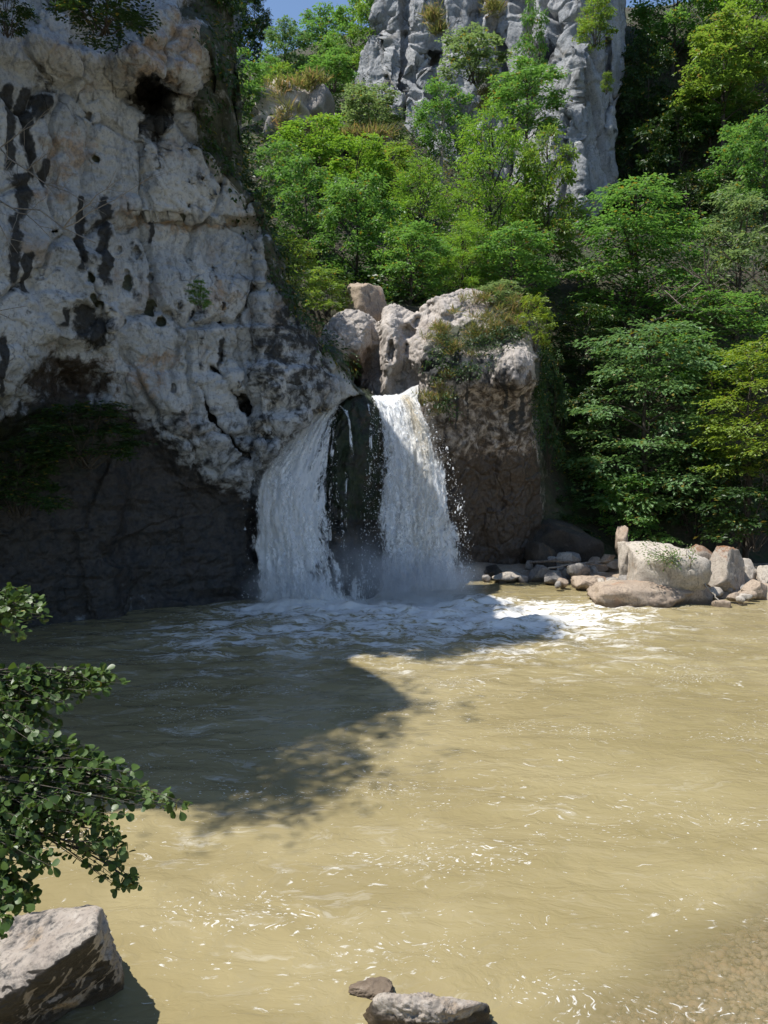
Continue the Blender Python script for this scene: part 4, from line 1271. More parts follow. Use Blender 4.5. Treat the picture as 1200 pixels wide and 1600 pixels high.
boulder(1030, 893, 128, 98, 23.0, 5, 'pale', 'largest pale boulder on the right shore, behind the little shrub', sub=5, cuts=11)
boulder(1005, 930, 165, 52, 22.3, 12, 'brown', 'low orange brown boulder at the water, under the largest pale one', sub=5, depth=1.0, cuts=8)
boulder(1082, 918, 52, 56, 22.6, 14, 'brown', 'brown boulder with a dark hollow, right foot of the largest pale one', sub=4)
boulder(1127, 888, 66, 74, 23.6, 21, 'rusty', 'grey boulder with a rusty brown top, right of the largest pale one', sub=5)
boulder(1088, 868, 56, 40, 24.8, 31, 'rusty', 'brownish boulder peeping between the largest one and the rust topped one')
boulder(972, 840, 20, 42, 25.6, 41, 'brown', 'upright reddish rock like a post at the back of the shore')
boulder(986, 862, 46, 46, 25.0, 52, 'pale', 'angular pale boulder left of the largest one, below the upright rock')
boulder(1164, 888, 30, 34, 24.0, 61, 'pale', 'small pale boulder right of the rust topped one')
boulder(1128, 945, 28, 16, 21.6, 66, 'brown', 'small brown rock awash in the water at the right')
boulder(1180, 915, 44, 26, 22.9, 71, 'brown', 'low brown rock on the shore near the right edge')
boulder(1197, 893, 24, 26, 23.6, 73, 'pale', 'pale rock at the right edge of the picture on the shore')
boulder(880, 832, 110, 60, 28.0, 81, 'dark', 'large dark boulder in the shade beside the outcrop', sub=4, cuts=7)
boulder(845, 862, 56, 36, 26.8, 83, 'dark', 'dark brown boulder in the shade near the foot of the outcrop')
boulder(842, 893, 42, 22, 25.8, 86, 'grey', 'rounded grey rock at the shaded waterline')
boulder(793, 899, 48, 12, 25.6, 87, 'pale', 'flat white rock at the waterline below the outcrop')
boulder(905, 886, 36, 20, 25.3, 88, 'grey', 'bluish grey rock left of the rock slabs')
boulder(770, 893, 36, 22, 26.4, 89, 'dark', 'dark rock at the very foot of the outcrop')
boulder(925, 905, 60, 22, 24.6, 91, 'brown', 'low tan rock at the left tip of the sunny shore')
rr = random.Random(5)
for i, (px, py, w, h) in enumerate([(938, 897, 34, 13), (950, 908, 40, 14), (962, 893, 36, 14), (975, 905, 38, 16), (985, 888, 40, 12), (958, 878, 30, 12), (940, 884, 24, 12),
                                    (990, 915, 34, 16), (920, 900, 30, 12), (912, 893, 26, 12), (945, 915, 36, 12), (1002, 885, 26, 14), (968, 915, 30, 14), (930, 890, 22, 10), (948, 869, 26, 10), (1000, 900, 26, 16)]):
    Y = 4.5 * FPX / (py + 6 - 700) * .985
    boulder(px, py, w, h, min(Y, 26), 200 + i, 'pale' if i % 2 else 'brown', 'thin rock slab in the heap left of the largest pale boulder', group='rock slabs on the shore', sub=3, rot=(rr.uniform(-.2, .2), rr.uniform(-.35, .35), rr.uniform(0, 3)), name='rock_slab', cuts=12)
for i in range(84):
    px = rr.uniform(1085, 1205) if i % 2 else rr.uniform(860, 1000)
    py = rr.uniform(888, 940) if px > 1060 else rr.uniform(868, 912)
    if px > 1060: py = rr.uniform(888, 936)
    Y = min(4.28 * FPX / (py - 697), 26.5)
    s = rr.uniform(8, 24)
    boulder(px, py, s * rr.uniform(1, 1.7), s * rr.uniform(.5, .9), Y, 300 + i, rr.choice(['pale', 'brown', 'grey']), 'small loose stone among the larger rocks of the right shore', group='loose stones on the right shore', sub=3, name='stone', cuts=14)
for i, (px, py, w) in enumerate([(785, 905, 16), (815, 903, 20), (865, 900, 22), (880, 905, 18), (830, 880, 20), (760, 902, 14), (875, 880, 18), (895, 868, 24)]):
    boulder(px, py, w, w * .6, 25.6 + (903 - py) * .04, 400 + i, 'grey', 'small grey stone along the shaded waterline below the outcrop', group='stones at the shaded waterline', sub=3, name='stone', cuts=8)

boulder(577, 470, 70, 68, 29.3, 93, 'brown', 'rounded brown boulder perched behind the potholed lump', sub=5, cuts=7)


# grassy rock knoll in the background
def knoll():
    me = rock_mesh('knoll', (3.2, 2.4, 2.9), 97, M['pale'], 5, 12, .16)
    me.transform(Matrix.Diagonal((.85, .85, .62, 1)))
    o = put('rock_knoll', me, None, at(468, 186, 50.5))
    o.rotation_euler = (0, .5, .2)
    tag(o, 'weathered rock knoll with dry grass between the trees, left of the tower', 'rock')
    for (px, py, w, h, s, lab) in [(502, 160, 48, 44, 98, 'pale grey rock block at the right end of the knoll'), (430, 195, 36, 40, 99, 'grey rock block at the lower left of the knoll'), (570, 222, 80, 26, 101, 'rusty rock ledge under the grey green bush')]:
        boulder(px, py, w, h, 49.0, s, 'rusty' if s == 101 else 'grey', lab, sub=4)


knoll()


# near boulders: bottom left and bottom centre, cut from their corner points
def atz(px, py, z):
    dy = (800 - py) / FPX
    k = (z - CAMZ) / (-ST + dy * CT)
    return np.array([(px - 600) / FPX * k, (CT + dy * ST) * k, z])


def hull_rock(pts, sub, seed, rough, fine, squash=(1, 1, 1)):
    pts = np.array(pts)
    bm = bmesh.new()
    for p in pts: bm.verts.new(p)
    bmesh.ops.convex_hull(bm, input=bm.verts)
    bm.normal_update()
    c = pts.mean(0)
    pl = [(np.array(f.normal[:]), (np.array(f.verts[0].co[:]) - c) @ np.array(f.normal[:])) for f in bm.faces]
    bm.free()
    pl = [(n if d > 0 else -n, abs(d)) for n, d in pl]
    dirs, f = ico(sub)
    acc = np.zeros(len(dirs))
    for n, d in pl:
        acc += (np.maximum(dirs @ n, 0) / d) ** 22
    v = dirs * (acc ** (-1 / 22))[:, None]
    rad = np.linalg.norm(v, axis=1).mean()
    q = v / rad
    d = rough * (.8 * fbm(q * 1.7 + seed, 4, seed) + .8 * ridged(q * np.array([1.6, 3.2, 3.2]) + seed, 5, seed + 2, .55)) + fine * fbm(q * 14, 4, seed + 5)
    v = v + dirs * (d * rad)[:, None]
    return c, v, f


def near_rock():
    top = [atz(156, 1410, .95), atz(118, 1418, .9), atz(10, 1448, .55), atz(-150, 1480, .3), atz(-170, 1600, .35), atz(-40, 1600, .42), atz(40, 1545, .62), atz(95, 1490, .80), atz(150, 1462, .93)]
    low = [atz(182, 1470, .45), atz(196, 1555, -.15), atz(150, 1600, -.3), atz(20, 1660, -.3), atz(-200, 1680, -.3), atz(-180, 1480, -.4), atz(120, 1440, -.4)]
    c, v, f = hull_rock(top + low, 7, 11, .075, .014)
    w = v + c
    # dark wet foot and front, tan patch low on the front
    fy = -unit(np.cross(v[f[:, 1]] - v[f[:, 0]], v[f[:, 2]] - v[f[:, 0]]))
    nv_ = np.zeros_like(v)
    for k in range(3): np.add.at(nv_, f[:, k], -fy)
    nv_ = unit(nv_)
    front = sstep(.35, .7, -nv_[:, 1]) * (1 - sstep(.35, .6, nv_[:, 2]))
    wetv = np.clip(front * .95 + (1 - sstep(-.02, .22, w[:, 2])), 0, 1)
    pc = atz(105, 1570, .15)
    och = np.exp(-(((w[:, 0] - pc[0]) / .16) ** 2 + ((w[:, 2] - .17) / .09) ** 2)) * front
    z = np.zeros(len(v))
    st_ = np.clip(.36 + .5 * fbm(w * np.array([1.5, 3.5, 3.5]), 4, 8), 0, .8) * (1 - wetv)
    me = mesh_np('near_boulder', v, f, M['near'], attrs={'stain': st_, 'ochre': och, 'wet': wetv * (1 - .9 * och), 'moss': z})
    tag(put('boulder', me, None, c), 'big wedge shaped boulder with dark wet front under the leafy branch, bottom left', 'boulder')
    top = [atz(585, 1568, .22), atz(602, 1552, .30), atz(622, 1556, .30), atz(640, 1572, .26), atz(700, 1582, .25), atz(752, 1566, .27), atz(760, 1570, .22), atz(690, 1572, .22)]
    low = [atz(562, 1600, -.1), atz(600, 1640, -.15), atz(700, 1640, -.15), atz(766, 1610, -.1), atz(750, 1570, -.1), atz(590, 1560, -.1)]
    c, v, f = hull_rock(top + low, 6, 23, .17, .035)
    w = v + c
    z = np.zeros(len(v))
    me = mesh_np('near_boulder', v, f, M['near'], attrs={'stain': z, 'ochre': z, 'wet': .9 * (1 - sstep(.10, .24, w[:, 2])), 'moss': z})
    tag(put('boulder', me, None, c), 'rough grey rock just breaking the water at the bottom centre', 'boulder')
    me = rock_mesh('boulder3', (.16, .09, .06), 137, M['brown'], 5, 7, .12)
    p = atz(580, 1546, .03)
    tag(put('boulder', me, None, p), 'small brown rock tip beside the rough grey rock at bottom centre', 'boulder')


near_rock()


# ------------------------------------------------------------------ waterfalls
def fall_sheet(lx, ly, rx, ry, Ytop, Ybot, mat, name, parent, seed, bow=.35, off=0.0, silt=None, dens=None, nu=90, nv=240, amp=.07, wander=1.0):
    t = np.linspace(0, 1, nv); s = np.linspace(0, 1, nu)
    ylo, yhi = np.linspace(0, 1, len(lx)), np.linspace(0, 1, len(rx))
    LX, LY = interp(t, ylo, lx), interp(t, ylo, ly)
    RX, RY = interp(t, yhi, rx), interp(t, yhi, ry)

    def smooth(a):
        k = np.ones(15) / 15
        return np.convolve(np.pad(a, 7, mode='edge'), k, 'valid')
    LX, LY, RX, RY = map(smooth, (LX, LY, RX, RY))
    px = LX[:, None] * (1 - s) + RX[:, None] * s
    py = LY[:, None] * (1 - s) + RY[:, None] * s
    Yt = Ytop + (Ybot - Ytop) * (1 - (1 - t) ** 1.9)
    Y = Yt[:, None] - bow * np.sin(math.pi * s)[None, :] * np.minimum(1, .3 + t)[:, None] - off
    P = at(px, py, Y)
    x = P[..., 0]; z = P[..., 2]
    fs = x - x[:, :1] * .0
    width = np.linalg.norm(P[:, -1] - P[:, 0], axis=1)
    fs = s[None, :] * (0.5 * width[:, None] + .5 * width.max())
    ft = np.cumsum(np.concatenate([[0], np.linalg.norm(np.diff(P[:, nu // 2], axis=0), axis=1)]))[:, None] + 0 * s
    n = grid_normals(P)
    if n[nv // 2, nu // 2, 1] > 0: n = -n
    q = np.stack([fs * 3.0, ft * .9, fs * 0 + seed], -1)
    P = P + n * ((amp * (0.4 + t)[:, None]) * (fbm(q, 4, seed) + .6 * fbm(q * 3.1, 3, seed + 5)))[..., None]
    d = dens(s[None, :] + 0 * t[:, None], t[:, None] + 0 * s[None, :])
    e = np.minimum(s, 1 - s)[None, :] + .05 * fbm(np.stack([fs * 0 + s * 2, ft * 1.4, fs * 0 + seed + .5], -1), 4, seed)
    d = d + .42 * fbm(np.stack([fs * 2.2, ft * .55, fs * 0 + seed + 3.3], -1), 3, seed + 40) * sstep(.05, .3, t)[:, None]
    d = d - .9 * (1 - sstep(0.0, .22, e))
    d = d - .5 * (1 - sstep(0, .03, t))[:, None]
    sl = silt(s[None, :] + 0 * t[:, None], t[:, None] + 0 * s[None, :]) if silt else 0 * d
    me = mesh_np(name, P, grid_faces(nv, nu), mat, attrs={'fs': fs, 'ft': ft, 'dens': d, 'silt': sl})
    return put(name, me, parent), P


def droplets(P, parent, n, seed, edge_bias=.6, size=.035, tmin=.12, spread=.14):
    rg = np.random.default_rng(seed)
    nv, nu = P.shape[:2]
    t = tmin + (1 - tmin) * rg.random(n) ** .8
    s = np.where(rg.random(n) < edge_bias, np.where(rg.random(n) < .5, rg.beta(1, 7, n), 1 - rg.beta(1, 7, n)), rg.random(n))
    p = P[(t * (nv - 1)).astype(int), (s * (nu - 1)).astype(int)]
    sp = spread * (0.25 + t)[:, None]
    p = p + rg.normal(0, 1, (n, 3)) * sp * np.array([.8, 1, .8]) - np.array([0, .08, 0])
    r = size * rg.gamma(2.2, .33, n)
    bv = np.array([[0, 0, 1.9], [1, 0, 0], [0, 1, 0], [-1, 0, 0], [0, -1, 0], [0, 0, -1.2]], float)
    bf = np.array([[0, 1, 2], [0, 2, 3], [0, 3, 4], [0, 4, 1], [5, 2, 1], [5, 3, 2], [5, 4, 3], [5, 1, 4]])
    v = bv[None] * r[:, None, None] * (1 + .35 * rg.standard_normal((n, 6, 1)))
    v[..., 0] *= rg.uniform(.5, 1.3, (n, 1))
    v = v + p[:, None]
    f = bf[None] + (np.arange(n) * 6)[:, None, None]
    me = mesh_np('spray', v, f.reshape(-1, 3), M['drop'], smooth=True)
    o = put('spray', me, parent)
    o['kind'] = 'stuff'
    return o


def build_falls():
    # left stream
    root = empty('waterfall', at(480, 945, 22.6))
    tag(root, 'left stream of the waterfall, bluish white in the shade, fanning over the cliff edge', 'waterfall', 'streams of the waterfall')

    def child(o):
        o.matrix_parent_inverse = Matrix.Translation(root.location).inverted()
    L = ([532, 500, 472, 447, 426, 405, 390, 384, 382, 380, 378], [618, 624, 640, 662, 688, 718, 742, 790, 850, 910, 952])
    Rr_ = ([552, 537, 530, 527, 526, 527, 532, 542, 555, 570, 584], [618, 632, 655, 690, 730, 770, 810, 850, 890, 925, 948])
    dl = lambda s, t: .86 - .42 * sstep(.45, 1.0, s) - .05 * t * s
    for k, (m, off) in enumerate((('fall_a', 0), ('fall_b', .12), ('fall_c', .24))):
        o, P = fall_sheet(*L, *Rr_, 24.7, 22.3, M[m], 'water_sheet', root, 3 + k, off=off, dens=dl if k == 0 else (lambda s, t: .64 - .34 * s), amp=.10)
        child(o)
    child(droplets(P, root, 1100, 1, .5, .010, spread=.08))
    # thin veil low down between the streams
    L2 = ([500, 494, 490, 486, 482, 478, 474], [745, 790, 830, 865, 890, 920, 950])
    R2 = ([530, 556, 572, 584, 592, 598, 604], [755, 805, 845, 880, 905, 928, 945])
    o, P2 = fall_sheet(*L2, *R2, 23.3, 22.55, M['fall_b'], 'water_veil', root, 9, dens=lambda s, t: .66 - .10 * s - .25 * (1 - t), bow=.2)
    child(o)
    # trickles over the dark rock
    rg = np.random.default_rng(5)
    for q, (xs, ys, w) in enumerate([((530, 541, 545, 548, 547, 548), (632, 640, 655, 690, 730, 790), 5), ((541, 548, 553, 556, 556, 557), (636, 660, 700, 740, 790, 850), 4), ((530, 521, 522, 519, 516, 517), (632, 660, 690, 730, 780, 850), 7),
                                     ((520, 512, 510, 506, 506), (645, 690, 740, 800, 850), 8), ((533, 537, 534, 538), (690, 740, 790, 860), 4), ((575, 580, 582, 581), (628, 660, 720, 820), 4)]):
        tt = np.linspace(0, 1, 14); kk = np.linspace(0, 1, len(xs))
        X = interp(tt, kk, xs) + np.cumsum(rg.normal(0, .7, 14)); Yp = interp(tt, kk, ys)
        ww = w * (.5 + .8 * tt)
        o, _ = fall_sheet(list(X - ww), list(Yp), list(X + ww), list(Yp), 24.1, 22.95, M['fall_b'], 'trickle', root, 40 + q, dens=lambda s, t: .60 - .22 * t + 0 * s, bow=.05, nu=16, nv=130, amp=.03)
        child(o)
    # right stream
    root = empty('waterfall', at(655, 925, 23.2))
    tag(root, 'right stream of the waterfall, sunlit with a brownish silty middle', 'waterfall', 'streams of the waterfall')

    def child(o):
        o.matrix_parent_inverse = Matrix.Translation(root.location).inverted()
    L = ([564, 576, 580, 578, 573, 568, 566, 566, 568, 572], [618, 632, 662, 700, 745, 790, 830, 870, 905, 930])
    Rr_ = ([656, 664, 678, 696, 710, 722, 730, 735, 738, 741], [612, 628, 655, 695, 735, 775, 815, 855, 890, 920])
    silt = lambda s, t: 1.0 * np.exp(-((s - .72) / .13) ** 2) * (1 - sstep(.22, .5, t)) + .38 * np.exp(-((s - .6) / .2) ** 2) * sstep(.2, .5, t)
    d2 = lambda s, t: .62 - .34 * (1 - sstep(.05, .42, s)) * sstep(.08, .22, t) - .22 * sstep(.75, 1, s) * sstep(.1, .3, t)
    dr = lambda s, t: .84 - .45 * (1 - sstep(.05, .42, s)) * sstep(.08, .25, t) - .28 * sstep(.78, 1, s) * sstep(.1, .3, t)
    for k, (m, off) in enumerate((('fall_a', 0), ('fall_b', .14), ('fall_c', .3))):
        o, P = fall_sheet(*L, *Rr_, 24.9, 22.9, M[m], 'water_sheet', root, 13 + k, off=off, silt=silt, dens=dr if k == 0 else d2, amp=.13)
        child(o)
    child(droplets(P, root, 2600, 2, .75, .012, spread=.10))
    # the little chute that feeds it
    o, P = fall_sheet([640, 630, 612, 604], [606, 612, 620, 640], [656, 655, 655, 660], [600, 610, 622, 640], 25.3, 24.6, M['fall_a'], 'chute', root, 31, dens=lambda s, t: .95 + 0 * s, silt=lambda s, t: .6 * s, bow=.1, amp=.03)
    child(o)


build_falls()

# mist drifting at the foot of the streams
N = NT('mist')
P = N.objc()
r_ = N.n('VectorMath', {0: P}, operation='LENGTH').outputs['Value']
fall_ = N.ramp(r_, 0.15, 1.0, 1, 0)
nz = N.ramp(N.noise(N.vmul(P, (2, 2, 2)), 1.3, 3), .32, .7, .25, 1.2)
den = N.math('MULTIPLY', N.math('MULTIPLY', fall_, nz), N.n('ObjectInfo').outputs['Alpha'])
vol = N.n('VolumePrincipled', {'Color': (0.9, 0.93, 0.97, 1), 'Density': den})
N.t.links.new(vol.outputs[0], N.out.inputs[1])
M['mist'] = N.m
for (px, py, Y, sx, sy, sz, dn, lab) in [(655, 910, 22.3, 2.2, 1.1, 1.25, 3.0, 'white mist rising at the foot of the right stream'), (455, 925, 21.9, 1.7, .8, 1.2, 1.8, 'faint mist at the foot of the left stream'),
                                         (560, 890, 22.2, 1.4, .6, 1.4, 1.0, 'thin mist hanging before the dark rock between the streams')]:
    v, f = ico(3)
    me = mesh_np('mist', v, f, M['mist'])
    c = at(px, py, Y)
    o = put('mist', me, None, (c[0], c[1], max(.1, c[2])))
    o.scale = (sx, sy, sz)
    o.color = (1, 1, 1, dn)
    tag(o, lab, 'mist', None, 'stuff')


# ------------------------------------------------------------------ grass tufts
def grass(name, label, spots, seed, blade=.35, n_each=60, mat='grass'):
    rg = np.random.default_rng(seed)
    O = []; Dd = []; Ln = []
    for (px, py, Y, r) in spots:
        c = at(px, py, Y)
        n = n_each
        o = c + rg.normal(0, 1, (n, 3)) * r * np.array([1, .7, .5])
        d = unit(np.stack([rg.normal(0, .6, n), rg.normal(-.25, .5, n), rg.uniform(.0, 1.2, n)], -1))
        O.append(o); Dd.append(d); Ln.append(blade * rg.uniform(.5, 1.3, n))
    O = np.concatenate(O); Dd = np.concatenate(Dd); Ln = np.concatenate(Ln)
    v, f = leaves_from(O, Dd, unit(rg.normal(0, 1, O.shape)), Ln, Ln * .07)
    me = mesh_np(name, v, f, M[mat], smooth=False, fattr={'lv': rg.random(len(f)), 'ly': rg.random(len(f))})
    tag(put('grass', me), label, 'grass', None, 'stuff')


rg = np.random.default_rng(3)
sp = []
for (cx, cy, rx, ry, Y, n) in [(690, 520, 18, 22, 25.6, 16), (735, 520, 45, 16, 25.9, 34), (680, 625, 18, 14, 24.9, 14), (715, 550, 22, 15, 25.2, 10), (775, 505, 40, 22, 26.3, 34), (760, 470, 30, 14, 27.4, 16), (800, 480, 22, 16, 27, 16), (690, 600, 10, 25, 25, 8)]:
    for _ in range(n):
        sp.append((cx + rg.normal(0, rx * .55), cy + rg.normal(0, ry * .55), Y - .05, .10))
grass('grass_outcrop', 'dry yellowish grass tufts growing on the outcrop', sp[::2], 5, .30, 60)
sp = []
for (cx, cy, rx, ry, Y, n) in [(460, 140, 30, 8, 48.6, 10), (500, 128, 25, 6, 48.5, 6), (440, 180, 12, 16, 48, 5), (560, 215, 40, 8, 47.5, 18), (765, 150, 18, 22, 56, 16), (675, 20, 8, 14, 56, 8), (685, 50, 6, 10, 56, 6), (775, 15, 10, 12, 58, 8)]:
    for _ in range(n):
        sp.append((cx + rg.normal(0, rx * .55), cy + rg.normal(0, ry * .55), Y, .25))
grass('grass_knoll', 'dry grass on the rock knoll and the tower ledges', sp, 6, .7, 60)


# ------------------------------------------------------------------ bare twigs
def twig_tree(T, p0, p1, r, rg, depth=0, nsub=6):
    p0 = np.asarray(p0, float); p1 = np.asarray(p1, float)
    L = np.linalg.norm(p1 - p0)
    md = (p0 + p1) / 2 + rg.normal(0, .06, 3) * L
    pts = bez(p0, md, p1, 8)
    pts[1:-1] += rg.normal(0, .008, (6, 3)) * L
    T.add(pts, np.linspace(r, r * .25, 8))
    if depth < 2:
        for _ in range(nsub):
            t = rg.uniform(.25, .95)
            q = pts[int(t * 7)]
            d = unit(unit(p1 - p0) + rg.normal(0, .55, 3) * np.array([1, .7, 1]))
            twig_tree(T, q, q + d * L * rg.uniform(.2, .42), r * .5, rg, depth + 1, max(2, nsub - 2))


def bare_branch(label, segs, r, seed, mat='bark_pale', nsub=5, group=None):
    rg = np.random.default_rng(seed)
    T = Tubes(4)
    for (a, b) in segs:
        twig_tree(T, at(*a), at(*b), r, rg, 0, nsub)
    o = put('bare_branch', T.mesh('bare_branch', M[mat]))
    tag(o, label, 'branch', group)


bare_branch('pale bare twig reaching in from the left edge, uppermost of three', [((-90, 200, 15.2), (92, 312, 13.2))], .022, 3)
bare_branch('pale bare branch across the cliff stains, middle of three at the left', [((-110, 300, 15.0), (150, 380, 12.6))], .026, 4)
bare_branch('pale bare twigs at the left edge, lowest of three', [((-90, 500, 15.2), (42, 478, 13.4))], .02, 5)
bare_branch('tangle of dead twigs in the trees at the right', [((1010, 505, 33.5), (1135, 425, 32)), ((1190, 500, 33), (1060, 400, 31.5)), ((1150, 520, 33), (1030, 440, 31.5)), ((1120, 500, 33), (1100, 400, 31.8)), ((1160, 480, 32.5), (1090, 490, 31.5))], .055, 6, 'bark_dead', 6)
bare_branch('long dead branch with bare tip in front of the pale green tree at the right', [((1215, 465, 34), (1130, 392, 32.5))], .05, 7, 'bark_dead', 4)


def driftwood():
    rg = np.random.default_rng(9)
    for (a, b, r, lab) in [((828, 878, 26.2), (945, 884, 25.0), .05, 'long thin driftwood pole lying on the shaded stones'), ((850, 890, 25.6), (960, 876, 25.4), .035, 'thin curved stick lying over the driftwood pole'),
                           ((1085, 900, 22.2), (1125, 942, 21.6), .04, 'pale root stick slanting into the water beside the brown boulder')]:
        T = Tubes(7)
        p = bez(at(*a), (at(*a) + at(*b)) / 2 + np.array([0, 0, .12]), at(*b), 14)
        p += rg.normal(0, .012, p.shape)
        T.add(p, np.linspace(r, r * .5, 14))
        tag(put('driftwood', T.mesh('driftwood', M['bark_dead'] if r > .036 and 'root' not in lab else M['bark_pale'])), lab, 'driftwood')


driftwood()


# little shrub that leans over the largest boulder
def shore_shrub():
    rg = np.random.default_rng(15)
    root = empty('shrub', at(1085, 915, 22.0))
    tag(root, 'little straggly shrub leaning left over the largest pale boulder', 'shrub')
    T = Tubes(5); O = []; Dd = []
    b = at(1085, 910, 21.9)
    for _ in range(16):
        tip = at(rg.uniform(1005, 1085), rg.uniform(850, 880), rg.uniform(21.6, 22.2))
        md = at(rg.uniform(1055, 1080), rg.uniform(870, 890), 21.8)
        pts = bez(b, md, tip, 8)
        T.add(pts, np.linspace(.022, .005, 8))
        for _k in range(7):
            q = pts[rg.integers(4, 8)] + rg.normal(0, .06, 3)
            O.append(q); Dd.append(unit(tip - b + rg.normal(0, .6, 3)))
    O = np.array(O); Dd = np.array(Dd)
    v, f = spray_leaves(rg, O, Dd, unit(np.array([0, -.3, 1.]) + rg.normal(0, .3, O.shape)), np.full(len(O), .22), 7, .075, .5, .2)
    lo = np.array(root.location)
    st = T.mesh('stems', M['bark_dead'])
    o1 = put('stem', st, root); o1.matrix_parent_inverse = Matrix.Translation(root.location).inverted()
    me = mesh_np('foliage', v, f, M['leaf_grey'], smooth=False, fattr={'lv': rg.random(len(f)), 'ly': rg.random(len(f))})
    o2 = put('foliage', me, root); o2.matrix_parent_inverse = Matrix.Translation(root.location).inverted()


shore_shrub()


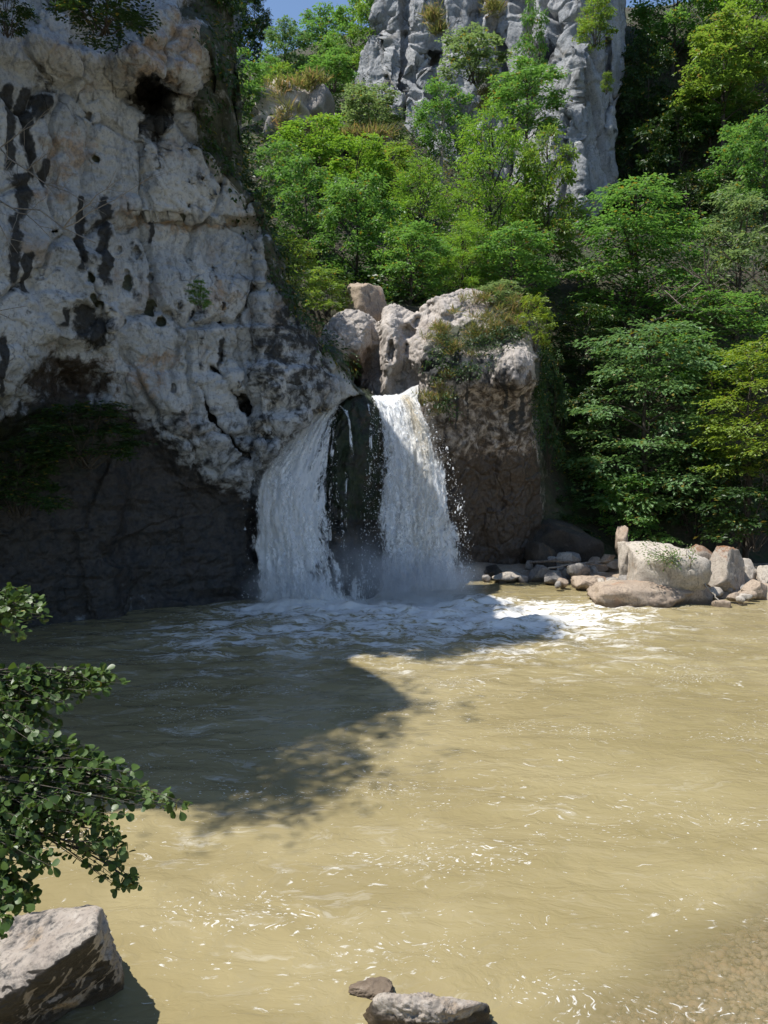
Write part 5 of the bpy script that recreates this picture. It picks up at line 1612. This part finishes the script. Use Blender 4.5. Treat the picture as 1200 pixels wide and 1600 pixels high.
# ------------------------------------------------------------------ leafy alder branch in the foreground, left
def alder():
    rg = np.random.default_rng(21)
    root = empty('alder_bush', (-3.3, 4.3, .25))
    inv = Matrix.Translation(root.location).inverted()
    tag(root, 'dark glossy leafed bush reaching over the water from the left edge', 'bush')
    T = Tubes(6)
    base = np.array([-3.3, 4.3, 0.1])
    hubs = [at(-170, 930, 4.4), at(-160, 1060, 4.2), at(-170, 1170, 4.0), at(-160, 1270, 3.9)]
    for h in hubs:
        T.add(bez(base + rg.normal(0, .05, 3), base * .6 + h * .4 + np.array([-.15, 0, .5]), h, 12), np.linspace(.05, .025, 12))
    # (cx, cy, rx, ry, n twigs, hub, distance)
    reg = [(20, 955, 50, 42, 16, 0, 4.5), (-60, 960, 40, 60, 6, 0, 4.4), (60, 1075, 95, 34, 26, 1, 4.3), (160, 1062, 34, 18, 8, 1, 4.3), (20, 1130, 70, 40, 16, 1, 4.1), (60, 1190, 110, 36, 30, 2, 4.1), (150, 1210, 60, 26, 12, 2, 4.0), (215, 1242, 40, 20, 8, 2, 4.0),
           (272, 1258, 22, 8, 4, 2, 4.0), (40, 1260, 100, 34, 26, 3, 3.9), (160, 1280, 40, 26, 8, 3, 3.9), (175, 1330, 26, 30, 5, 3, 3.9), (195, 1380, 22, 16, 4, 3, 3.9), (40, 1330, 60, 36, 12, 3, 3.8), (20, 1400, 40, 34, 10, 3, 3.8), (-10, 1450, 24, 20, 4, 3, 3.8)]
    Lo, Ld, Ln_ = [], [], []
    for (cx, cy, rx, ry, n, hb, Y) in reg:
        lead = at(cx, cy, Y)
        h = hubs[hb]
        main = bez(h, (h + lead) / 2 + np.array([0, rg.normal(0, .1), rg.normal(.04, .08)]), lead, 10)
        main[1:] += np.cumsum(rg.normal(0, .008, (9, 3)), 0)
        T.add(main, np.linspace(.010, .003, 10))
        for _ in range(int(n * (3.4 if cx < 110 else 2.6))):
            a = rg.uniform(0, 6.28); r = math.sqrt(rg.random())
            tip = at(cx + rx * r * math.cos(a), cy + ry * r * math.sin(a), Y + rg.normal(0, .16))
            st = main[rg.integers(4, 10)]
            md = (st + tip) / 2 + rg.normal(0, .03, 3) + np.array([0, 0, .02])
            tw = bez(st, md, tip, 7)
            T.add(tw, np.linspace(.003, .0012, 7))
            tang = unit(np.gradient(tw, axis=0))
            for i in range(2, 7):
                for k in range(2 if i < 6 else 3):
                    d = unit(tang[i] * .7 + rg.normal(0, .6, 3) + np.array([.1, -.05, .06]))
                    Lo.append(tw[i] + rg.normal(0, .004, 3)); Ld.append(d); Ln_.append(.052 * rg.uniform(.4, 1.25))
    bo = put('branch', T.mesh('branches', M['bark']), root); bo.matrix_parent_inverse = inv
    Lo, Ld, Ln_ = np.array(Lo), np.array(Ld), np.array(Ln_)
    nl = len(Lo)
    Nn = unit(rg.normal(0, .55, (nl, 3)) + np.array([-.15, -.25, 1.0]))
    # obovate leaf outline, folded along the midrib
    prof = [(0.0, 0.015), (.16, .04), (.34, .21), (.55, .33), (.75, .36), (.9, .26), (1.0, .03)]
    lv_ = []
    for (x, w) in prof:
        zc = -.10 * x * x
        lv_ += [(x, -w, zc + .16 * w), (x, 0, zc), (x, w, zc + .16 * w)]
    lv_ = np.array(lv_)
    lf = []
    for i in range(len(prof) - 1):
        a = i * 3
        lf += [(a, a + 1, a + 4, a + 3), (a + 1, a + 2, a + 5, a + 4)]
    lf = np.array(lf)
    # show largest = inside the picture and closest
    rel = Lo - np.array([0, 0, CAMZ])
    depth = rel[:, 1] * CT - rel[:, 2] * ST
    pxx = 600 + FPX * rel[:, 0] / depth
    score = Ln_ / depth * (pxx > 5)
    order = np.argsort(-score)
    sing, rest = order[:300], order[300:]
    shared = [mesh_np('leaf', lv_ * np.array([1, rgw, 1]), lf, M['leaf_near'], fattr={'lv': np.full(len(lf), lvv), 'ly': np.full(len(lf), .1)}) for rgw, lvv in ((1, .2), (.9, .5), (1.1, .8), (1, .95))]

    def mat4(i):
        d = Ld[i]; s = unit(np.cross(Nn[i], d)); n = np.cross(d, s)
        l = Ln_[i]
        return Matrix(((d[0] * l, s[0] * l, n[0] * l, Lo[i, 0]), (d[1] * l, s[1] * l, n[1] * l, Lo[i, 1]), (d[2] * l, s[2] * l, n[2] * l, Lo[i, 2]), (0, 0, 0, 1)))
    for j, i in enumerate(sing):
        o = put('leaf', shared[j % 4], root)
        o.matrix_parent_inverse = inv
        o.matrix_basis = mat4(i)
    d = Ld[rest]; s = unit(np.cross(Nn[rest], d)); n = np.cross(d, s); l = Ln_[rest][:, None, None]
    v = Lo[rest][:, None] + l * (d[:, None] * lv_[None, :, 0:1] + s[:, None] * lv_[None, :, 1:2] + n[:, None] * lv_[None, :, 2:3])
    f = lf[None] + (np.arange(len(rest)) * len(lv_))[:, None, None]
    me = mesh_np('foliage', v, f.reshape(-1, 4), M['leaf_near'], fattr={'lv': np.repeat(rg.random(len(rest)), len(lf)), 'ly': np.repeat(rg.random(len(rest)), len(lf))})
    o = put('foliage', me, root); o.matrix_parent_inverse = inv
    o['kind'] = 'stuff'
    # the bank it grows on, left of the picture
    X, Y = np.meshgrid(np.linspace(-14, -2.6, 50), np.linspace(-4, 6.2, 50))
    Z = -.6 + 1.0 * sstep(0, 1.4, -2.75 - X) * (1 - sstep(4.6, 6.2, Y)) + .2 * fbm(np.stack([X, Y, X * 0], -1), 4, 4)
    put_structure('river_bank', mesh_np('river_bank', np.stack([X, Y, Z], -1), grid_faces(*X.shape), M['soil']), 'earthy bank at the left that carries the leafy bush')


alder()
